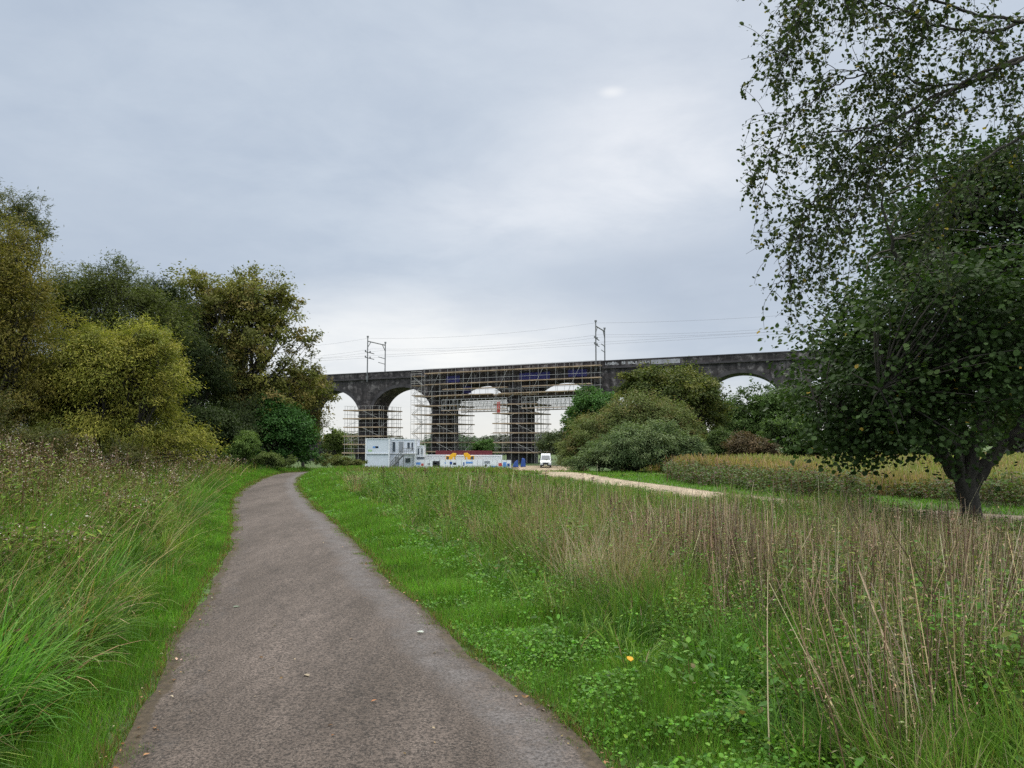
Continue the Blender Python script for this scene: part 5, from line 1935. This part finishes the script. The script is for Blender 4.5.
# a free standing ladder tower at the left end of the gantry
sl = s_at(425)
xl_, yl_ = V0 + U * sl - NB * 3.6
root = empty("ladder_tower", (xl_, yl_, VZ), VROT)
tag(root, "slim scaffold stair tower rising left of the middle pier", "scaffolding")
me = standard_mesh(19.5, 0.035)
for a in (-1.3, 1.3):
    for b in (-0.8, 0.8):
        o = bpy.data.objects.new("standard", me)
        COL.objects.link(o)
        o.parent = root
        o.location = (a, b, 0)
for k in range(9):
    z = 2.1 * k + 2.2
    mm = MB()
    mm.box((0, 0, z), (2.5, 1.5, 0.1))
    mm.build("landing", M_BOARD, root)
    mm = MB()
    sg = 1 if k % 2 else -1
    mm.tube((-1.2 * sg, -0.4, z - 2.05), (1.2 * sg, -0.4, z), 0.05, 5)
    mm.tube((-1.2 * sg, 0.4, z - 2.05), (1.2 * sg, 0.4, z), 0.05, 5)
    for zz in (z + 0.5, z + 1.0):
        mm.tube((-1.3, -0.8, zz), (1.3, -0.8, zz), 0.035, 5)
    split_build(mm, "ladder", M_STEEL, root)

# ------------------------------------------------------------------ works compound
def site(px, Y):
    x = (px - 512) / F * Y
    return (x, Y, tz(x, Y))


def cabin(px0, px1, Y, z0, H, label, logo=None, openings=(), depth=6.0, mat=None, name="site_cabin"):
    x0, x1 = (px0 - 512) / F * Y, (px1 - 512) / F * Y
    w = x1 - x0
    g = tz((x0 + x1) / 2, Y)
    root = empty(name, ((x0 + x1) / 2, Y, g + z0))
    tag(root, label, "site cabin", "stacked white site cabins")
    MB().box((0, depth / 2, H / 2), (w - 0.1, depth - 0.1, H - 0.12)).build("body", mat or M_PALE, root, 0.02)
    m = MB()
    for sx in (-1, 1):
        for sy in (0, 1):
            m.box((sx * (w / 2 - 0.09), sy * depth, H / 2), (0.18, 0.18, H))
    split_build(m, "corner_post", M_WHITE, root)
    m = MB()
    for z in (0.06, H - 0.06):
        m.box((0, -0.02, z), (w - 0.36, 0.12, 0.12))
        m.box((0, depth + 0.02, z), (w - 0.36, 0.12, 0.12))
        for sx in (-1, 1):
            m.box((sx * (w / 2 - 0.03), depth / 2, z), (0.1, depth - 0.2, 0.12))
    split_build(m, "rail", M_WHITE if z0 else M_GREYP, root)
    for (cx, cz, cw, ch, kind) in openings:
        f = MB().box((cx, 0.02, cz), (cw + 0.14, 0.1, ch + 0.14)).build("window" if kind == "window" else "door", M_WHITE, root)
        MB().box((cx, -0.035, cz), (cw, 0.03, ch)).build("pane" if kind == "window" else "leaf_panel", M_GLASS if kind == "window" else M_GREYP, f)
        if kind == "door":
            MB().box((cx + cw * 0.35, -0.07, cz - 0.1), (0.08, 0.05, 0.2)).build("handle", M_DARK, f)
    if logo:
        for (cx, cz, cw, ch, mt) in logo:
            MB().box((cx, 0.035, cz), (cw, 0.03, ch)).build("printed_logo", mt, root)
    return root


YC = 133
cabin(366, 390, YC, 0, 2.6, "lower plain grey cabin at the left end of the compound", depth=6)
cabin(366, 390, YC, 2.62, 2.65, "upper left cabin with a small blue logo on its blank wall", [(-0.35, 1.15, 1.0, 0.3, M_LBLUE), (-0.15, 1.15, 0.5, 0.34, M_GREYP), (-1.3, 0.55, 0.7, 0.35, M_GREENP)], depth=6)
cabin(390.4, 416, YC + 1.6, 0, 2.6, "lower cabin behind the outside stairs", None, [(-1.0, 1.15, 0.8, 2.0, "door"), (0.9, 1.45, 0.9, 0.8, "window")], 6)
cabin(390.4, 416, YC + 1.6, 2.62, 2.55, "upper cabin with dark windows and door above the stairs", None,
      [(-1.55, 1.2, 0.5, 1.7, "window"), (-0.3, 1.15, 0.85, 1.95, "door"), (1.0, 1.4, 0.45, 1.1, "window"), (1.65, 1.3, 0.3, 1.3, "window")], 6)
# stairs
p = site(396, YC - 0.6)
root = empty("cabin_stair", p)
tag(root, "grey steel outside staircase with railings up to the upper cabin", "staircase")
m = MB()
for k in range(12):
    m.box((-0.9 + 0.19 * k, 0.55, 0.22 * k + 0.2), (0.26, 0.9, 0.05))
split_build(m, "tread", M_STEEL, root)
m = MB()
for b in (0.08, 1.02):
    m.hexa([(-1.1, b - 0.03, 0), (-0.85, b - 0.03, 0), (-0.85, b + 0.03, 0), (-1.1, b + 0.03, 0), (1.2, b - 0.03, 2.5), (1.45, b - 0.03, 2.5), (1.45, b + 0.03, 2.5), (1.2, b + 0.03, 2.5)])
split_build(m, "stringer", M_MAST, root)
m = MB()
m.box((2.2, 0.9, 2.58), (1.9, 1.8, 0.08))
m.build("landing", M_STEEL, root)
m = MB()
for b in (0.05,):
    for dz in (0.5, 1.0):
        m.tube((-1.0, b, dz), (1.3, b, 2.6 + dz), 0.05, 6)
        m.tube((1.3, b, 2.6 + dz), (3.1, b, 2.6 + dz), 0.05, 6)
    for a in np.arange(-0.9, 1.3, 0.45):
        m.tube((a, b, (a + 1.0) * 1.13), (a, b, (a + 1.0) * 1.13 + 1.0), 0.04, 6)
    for a in np.arange(1.3, 3.2, 0.3):
        m.tube((a, b, 2.6), (a, b, 3.6), 0.04, 6)
m.build("railing", M_MAST, root)
m = MB()
for a in (1.4, 3.0):
    m.tube((a, 0.1, 0), (a, 0.1, 2.55), 0.07, 6)
split_build(m, "post", M_MAST, root)
cabin(417, 424, YC + 4, 2.0, 2.0, "small pale cabin with two dark openings beside the stacked ones", None, [(-0.3, 1.0, 0.3, 1.1, "window"), (0.35, 1.0, 0.25, 1.1, "window")], 3, M_WHITE)
x_, y_, z_ = site(420.5, YC + 4)
MB().box((x_, y_ + 1.5, z_ + 1.0), (1.0, 2.6, 2.0)).build("cabin_base_unit", M_GREYP)
tag(bpy.data.objects["cabin_base_unit"], "grey base unit under the small pale cabin", "site cabin")


def container(px0, px1, Y, z0, H, mat, label, depth=2.4, ribs=True, name="storage_container", rz=0.0):
    x0, x1 = (px0 - 512) / F * Y, (px1 - 512) / F * Y
    w = x1 - x0
    root = empty(name, ((x0 + x1) / 2, Y, tz((x0 + x1) / 2, Y) + z0))
    tag(root, label, "container")
    m = MB()
    m.box((0, depth / 2, H / 2), (w - 0.1, depth - 0.1, H - 0.1))
    if ribs:
        for a in np.arange(-w / 2 + 0.25, w / 2 - 0.1, 0.3):
            m.box((a, 0.03, H / 2), (0.14, 0.06, H - 0.3))
    m.build("body", mat, root)
    m = MB()
    for sx in (-1, 1):
        for sy in (0.05, depth - 0.05):
            m.box((sx * (w / 2 - 0.06), sy, H / 2), (0.13, 0.13, H))
    split_build(m, "corner_post", mat, root)
    m = MB()
    for z in (0.07, H - 0.07):
        for sy in (0.02, depth - 0.02):
            m.box((0, sy, z), (w - 0.27, 0.13, 0.13))
    split_build(m, "rail", mat, root)
    return root


YH = 136
container(404, 455, YH + 6, 0.0, 2.25, M_WHITE, "left long white container behind the hoarding, its end by the stairs")
container(456, 502, YH + 6, 0.0, 2.2, M_WHITE, "right long white container behind the printed hoarding panels")
container(436, 492, YH + 14, 0.3, 2.6, M_MAROON, "dark maroon container behind the yellow machines")

# hoarding made of panels, the printed ones carry unreadable marks
def hoarding(px0, px1, Y, H, n, label, marks, mat=M_WHITE):
    x0, x1 = (px0 - 512) / F * Y, (px1 - 512) / F * Y
    w = x1 - x0
    marks = [(a, b, c * H / 1.95, d * H / 1.95, e) for a, b, c, d, e in marks]
    root = empty("site_hoarding", ((x0 + x1) / 2, Y, tz((x0 + x1) / 2, Y)))
    tag(root, label, "hoarding")
    pw = w / n
    for k in range(n):
        a = -w / 2 + (k + 0.5) * pw
        pn = MB().box((a, 0, H / 2), (pw - 0.05, 0.06, H)).build("panel", mat, root)
    for k in range(n + 1):
        a = -w / 2 + k * pw
        MB().box((a, 0.1, H / 2), (0.09, 0.09, H + 0.05)).build("post", M_GREYP, root)
    for (pxa, pxb, za, zb, mt) in marks:
        a0, a1 = (pxa - 512) / F * Y - (x0 + x1) / 2, (pxb - 512) / F * Y - (x0 + x1) / 2
        MB().box(((a0 + a1) / 2, -0.045, (za + zb) / 2), (a1 - a0, 0.024, zb - za)).build("printed_panel", mt, root)


# heights on the hoarding in metres from the ground
hoarding(404, 440, YH, 1.55, 7, "plain white hoarding with a dark square poster and small red logo",
         [(410.5, 411.6, 0.2, 1.2, M_DARK), (414.5, 421, 0.85, 1.35, M_LBLUE), (421.6, 424, 0.6, 1.1, M_RED), (428, 430.5, 0.9, 1.1, M_DARK), (433, 440 - 0.2, 0.35, 1.65, M_DARK), (434.5, 437, 0.95, 1.25, M_WHITE)])
hoarding(440.3, 483, YH, 1.55, 8, "white hoarding with blue and dark printed graphics below the yellow machines",
         [(450, 452.5, 0.9, 1.5, M_BLUE), (453.5, 456.5, 0.8, 1.3, M_DARK), (458.5, 460, 0.3, 0.7, M_GREYP), (463.5, 464.7, 0.6, 1.35, M_BLUE), (466, 473, 1.1, 1.5, M_LBLUE), (445, 446, 1.1, 1.4, M_LBLUE)])
hoarding(483.3, 511, YH - 1.5, 1.5, 6, "hoarding of coloured posters in blue, red and white next to the van",
         [(484.5, 490, 1.2, 1.75, M_GREYP), (485, 487, 0.5, 1.0, M_DARK), (490.6, 497.5, 0.15, 0.65, M_LBLUE), (491, 495, 0.9, 1.5, M_WHITE), (498.5, 502, 0.6, 1.3, M_RED), (503, 506.5, 0.3, 1.5, M_LBLUE), (507.2, 509.8, 0.5, 1.2, M_BLUE), (489, 491, 0.2, 0.5, M_GREENP)])


def digger(px, Y, flip, label):
    p = site(px, Y)
    root = empty("excavator", p)
    tag(root, label, "excavator", "yellow machines behind the hoarding")
    for sy in (-0.85, 0.85):
        m = MB().prism([(-1.3, 0.15), (-1.0, 0), (1.0, 0), (1.3, 0.15), (1.35, 0.5), (1.05, 0.72), (-1.05, 0.72), (-1.35, 0.5)], sy - 0.22, sy + 0.22)
        m.build("track", M_RUBBER, root)
    MB().prism([(-1.3, 0.85), (0.9, 0.85), (0.95, 1.5), (0.2, 1.75), (-1.25, 1.75), (-1.5, 1.4)], -0.9, 0.9).build("body", M_YELLOW, root, 0.05)
    cb = MB().prism([(-0.1, 1.76), (0.85, 1.52), (0.8, 2.4), (0.55, 2.75), (-0.1, 2.75)], 0.05, 0.88).build("cab", M_YELLOW, root, 0.05)
    MB().prism([(0.02, 1.9), (0.7, 1.75), (0.68, 2.4), (0.5, 2.62), (0.02, 2.62)], 0.03, 0.9).build("window", M_GLASS, cb)
    s = -1 if flip else 1
    m = MB().prism([(0.5, 1.3), (1.3, 1.3), (1.5, 2.3), (2.3, 2.75), (2.25, 3.3), (1.5, 3.35), (0.75, 2.8)], -0.6, 0.0)
    m.build("boom", M_YELLOW, root, 0.03)
    MB().prism([(2.0, 3.1), (2.3, 3.1), (1.95, 1.9), (1.7, 1.9)], -0.48, -0.12).build("arm", M_YELLOW, root)
    MB().prism([(1.65, 1.85), (2.1, 1.85), (2.3, 1.3), (1.95, 1.0), (1.45, 1.2)], -0.75, 0.15).build("bucket", M_DARK, root, 0.03)
    root.rotation_euler = (0, 0, math.pi if flip else 0.0)
    root.scale = (0.8, 0.8, 0.8)
    return root


digger(446.5, YH + 2.6, False, "left yellow excavator showing over the white container")
digger(474, YH + 3.4, True, "right yellow excavator showing over the white container")

# small blue sheets and barrier left of the van
p = site(515.5, 137)
root = empty("sheeted_pallet", p)
tag(root, "pallet stack wrapped in blue sheeting left of the van", "pallet stack")
m = MB()
for k in range(3):
    m.box((-0.55 + 0.55 * k, 0, 0.08), (0.1, 1.1, 0.14))
m.box((0, 0, 0.18), (1.3, 1.2, 0.05))
m.build("pallet", M_BOARD, root)
m = MB()
m.hexa([(-0.55, -0.55, 0.2), (0.55, -0.55, 0.2), (0.55, 0.55, 0.2), (-0.55, 0.55, 0.2), (-0.2, -0.4, 1.1), (0.35, -0.35, 1.55), (0.3, 0.4, 1.4), (-0.25, 0.38, 1.0)])
m.build("sheet", M_BLUE, root, 0.12)
p = site(523, 143)
root = empty("sheeted_pallet", p)
tag(root, "darker blue covered stack behind the wrapped pallet", "pallet stack")
m = MB()
m.hexa([(-0.5, -0.5, 0.0), (0.5, -0.5, 0.0), (0.5, 0.5, 0.0), (-0.5, 0.5, 0.0), (-0.2, -0.4, 1.7), (0.4, -0.4, 1.5), (0.35, 0.4, 1.55), (-0.2, 0.4, 1.7)])
m.build("sheet", M_BLUE, root, 0.15)

# white van facing the camera
p = site(545.5, 138)
root = empty("delivery_van", p, math.radians(-3))
tag(root, "white delivery van parked facing the camera on the gravel by the pier", "van")
m = MB()
sec = [(-0.05, 0.95, 0.42, 1.05), (0.35, 0.98, 0.40, 1.2), (0.95, 0.98, 0.40, 1.35), (1.75, 0.92, 0.40, 2.35), (2.2, 0.96, 0.40, 2.5), (5.3, 0.98, 0.40, 2.5), (5.4, 0.95, 0.45, 2.4)]
for (y0, w0, b0, t0), (y1, w1, b1, t1) in zip(sec[:-1], sec[1:]):
    n0 = len(m.v)
    k = 0.86 if t0 > 2 else 0.95
    k1 = 0.86 if t1 > 2 else 0.95
    m.v += [(-w0, y0, b0), (w0, y0, b0), (w0, y0, min(t0, 1.2)), (w0 * k, y0, t0), (-w0 * k, y0, t0), (-w0, y0, min(t0, 1.2))]
    m.v += [(-w1, y1, b1), (w1, y1, b1), (w1, y1, min(t1, 1.2)), (w1 * k1, y1, t1), (-w1 * k1, y1, t1), (-w1, y1, min(t1, 1.2))]
    for q in range(6):
        j = (q + 1) % 6
        m.f.append((n0 + q, n0 + j, n0 + 6 + j, n0 + 6 + q))
m.f.append((5, 4, 3, 2, 1, 0))
nl = len(m.v) - 6
m.f.append(tuple(nl + q for q in range(6)))
body = m.build("body", M_WHITE, root)
MB().hexa([(-0.82, 0.99, 1.42), (0.82, 0.99, 1.42), (0.82, 1.05, 1.40), (-0.82, 1.05, 1.40), (-0.7, 1.62, 2.22), (0.7, 1.62, 2.22), (0.7, 1.68, 2.20), (-0.7, 1.68, 2.20)]).build("windscreen", M_GLASS, root)
MB().box((0, -0.07, 0.82), (1.0, 0.06, 0.32)).build("grille", M_DARK, root)
MB().box((0, -0.08, 0.50), (1.9, 0.14, 0.26)).build("bumper", M_DARK, root, 0.03)
MB().box((0, -0.17, 0.52), (0.52, 0.03, 0.12)).build("number_plate", M_PLATE, root)
for sx in (-1, 1):
    MB().box((sx * 0.74, -0.06, 0.92), (0.34, 0.06, 0.26)).build("headlight", M_LIGHTS, root, 0.02)
    MB().box((sx * 1.12, 1.0, 1.5), (0.2, 0.1, 0.36)).build("wing_mirror", M_DARK, root, 0.03)
    for yy in (0.85, 4.3):
        w = MB().tube((sx * 0.98, yy, 0.34), (sx * 0.74, yy, 0.34), 0.34, 16).build("wheel", M_RUBBER, root)
        MB().tube((sx * 0.985, yy, 0.34), (sx * 0.94, yy, 0.34), 0.19, 12).build("rim", M_STEEL, w)
    MB().box((sx * 0.93, 1.9, 1.75), (0.03, 0.8, 0.6)).build("side_window", M_GLASS, root)

# ------------------------------------------------------------------ sky and light
SUN_AZ = math.radians(14)     # to the right of straight ahead
SUN_EL = math.radians(34)
w = bpy.data.worlds.new("World")
SC.world = w
w.use_nodes = True
nt = w.node_tree
N, L = nt.nodes, nt.links
bg = N["Background"]
out = N["World Output"]
sky = N.new("ShaderNodeTexSky")
sky.sky_type = "NISHITA"
sky.sun_disc = False
sky.sun_elevation = SUN_EL
sky.sun_rotation = SUN_AZ
L.new(sky.outputs["Color"], bg.inputs["Color"])
bg.inputs["Strength"].default_value = 0.08
tc = N.new("ShaderNodeTexCoord")


def math_(op, a, b=None, c=None):
    n = N.new("ShaderNodeMath")
    n.operation = op
    for q, v in enumerate((a, b, c)):
        if v is None:
            continue
        if isinstance(v, (int, float)):
            n.inputs[q].default_value = v
        else:
            L.new(v, n.inputs[q])
    return n.outputs[0]


def sstep(v, a, b):
    n = N.new("ShaderNodeMapRange")
    n.interpolation_type = "SMOOTHSTEP"
    L.new(v, n.inputs["Value"])
    n.inputs["From Min"].default_value = a
    n.inputs["From Max"].default_value = b
    return n.outputs["Result"]


def mixc(f, a, b):
    x = N.new("ShaderNodeMix")
    x.data_type = "RGBA"
    L.new(f, x.inputs["Factor"])
    for q, v in ((6, a), (7, b)):
        if isinstance(v, tuple):
            x.inputs[q].default_value = (*v, 1)
        else:
            L.new(v, x.inputs[q])
    return x.outputs[2]


sep = N.new("ShaderNodeSeparateXYZ")
L.new(tc.outputs["Generated"], sep.inputs[0])
dx, dy_, dz = sep.outputs
den = math_("ADD", math_("MAXIMUM", dz, 0.0), 0.14)
cmb = N.new("ShaderNodeCombineXYZ")
L.new(math_("DIVIDE", dx, den), cmb.inputs[0])
L.new(math_("DIVIDE", dy_, den), cmb.inputs[1])


def noise(vec, s, d, r=0.55, dist=0.0):
    n = N.new("ShaderNodeTexNoise")
    n.inputs["Scale"].default_value = s
    n.inputs["Detail"].default_value = d
    n.inputs["Roughness"].default_value = r
    n.inputs["Distortion"].default_value = dist
    L.new(vec, n.inputs["Vector"])
    return n.outputs["Fac"]


def lobe(px, py, a, b, sx=1.0, sz=1.0):
    """soft patch of cloud light round a direction"""
    d = Vector(ray(px, py)).normalized()
    e = math_("ADD", math_("POWER", math_("ABSOLUTE", math_("MULTIPLY", math_("SUBTRACT", dx, d.x), sx)), 2), math_("POWER", math_("ABSOLUTE", math_("MULTIPLY", math_("SUBTRACT", dz, d.z), sz)), 2))
    return sstep(math_("SQRT", e), b, a)


n1 = noise(cmb.outputs[0], 0.55, 6, 0.55, 0.4)
n2 = noise(cmb.outputs[0], 1.7, 7, 0.6, 0.3)
n3 = noise(cmb.outputs[0], 4.5, 6, 0.6, 0.5)
nn = math_("ADD", math_("ADD", math_("MULTIPLY", n1, 0.5), math_("MULTIPLY", n2, 0.35)), math_("MULTIPLY", n3, 0.15))
col = mixc(sstep(nn, 0.36, 0.64), (0.445, 0.52, 0.63), (0.575, 0.645, 0.735))
BR = (0.83, 0.855, 0.90)
DK = (0.385, 0.455, 0.565)
ns = sstep(n2, 0.3, 0.7)
nso = math_("ADD", math_("MULTIPLY", ns, 0.6), 0.4)
col = mixc(math_("MULTIPLY", lobe(690, 285, 0.02, 0.34, 1.0, 3.0), math_("MULTIPLY", nso, 0.85)), col, DK)
col = mixc(math_("MULTIPLY", lobe(90, 250, 0.02, 0.30, 0.9, 2.2), math_("MULTIPLY", nso, 0.5)), col, DK)
col = mixc(math_("MULTIPLY", lobe(645, 160, 0.0, 0.2, 0.85, 1.5), math_("MULTIPLY", nso, 0.95)), col, BR)
col = mixc(math_("MULTIPLY", lobe(520, 215, 0.0, 0.2, 0.8, 2.2), math_("MULTIPLY", nso, 0.5)), col, BR)
col = mixc(math_("MULTIPLY", lobe(612, 92, 0.0, 0.022, 1.0, 2.6), 0.6), col, (0.86, 0.88, 0.9))
col = mixc(math_("MULTIPLY", lobe(410, 355, 0.03, 0.30, 0.75, 2.5), math_("ADD", math_("MULTIPLY", ns, 0.3), 0.7)), col, (0.90, 0.91, 0.91))
col = mixc(math_("MULTIPLY", sstep(dz, 0.1, 0.0), 0.8), col, (0.84, 0.85, 0.82))
# overcast dome, its overhead part strengthened above the frame to light the ground
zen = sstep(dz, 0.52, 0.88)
boost = math_("ADD", math_("ADD", math_("MULTIPLY", zen, 2.5), 1.0), math_("MULTIPLY", sstep(dy_, 0.0, -0.8), 0.9))  # overhead boost plus brighter sky behind the camera, added as unseen front fill
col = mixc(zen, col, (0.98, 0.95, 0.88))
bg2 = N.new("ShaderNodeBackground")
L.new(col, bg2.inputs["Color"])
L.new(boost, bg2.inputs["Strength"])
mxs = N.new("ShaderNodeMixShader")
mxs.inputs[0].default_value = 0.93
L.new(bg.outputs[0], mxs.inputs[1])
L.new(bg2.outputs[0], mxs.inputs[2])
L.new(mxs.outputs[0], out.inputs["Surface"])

sun_d = bpy.data.lights.new("sun", "SUN")
sun = bpy.data.objects.new("sun", sun_d)
COL.objects.link(sun)
sun_d.energy = 1.4
sun_d.angle = math.radians(25)
sun_d.color = (1.0, 0.96, 0.9)
sd = Vector((math.sin(SUN_AZ) * math.cos(SUN_EL), math.cos(SUN_AZ) * math.cos(SUN_EL), math.sin(SUN_EL)))
sun.rotation_euler = sd.to_track_quat("Z", "Y").to_euler()

vs = SC.view_settings
SC.display_settings.display_device = "sRGB"
vs.view_transform = "Standard"
vs.look = "None"
vs.gamma = 1
vs.exposure = 0.1
vs.use_curve_mapping = False
cy = SC.cycles
cy.max_bounces = 5
cy.diffuse_bounces = 3
cy.glossy_bounces = 2
cy.transmission_bounces = 3
cy.transparent_max_bounces = 8
cy.use_denoising = False
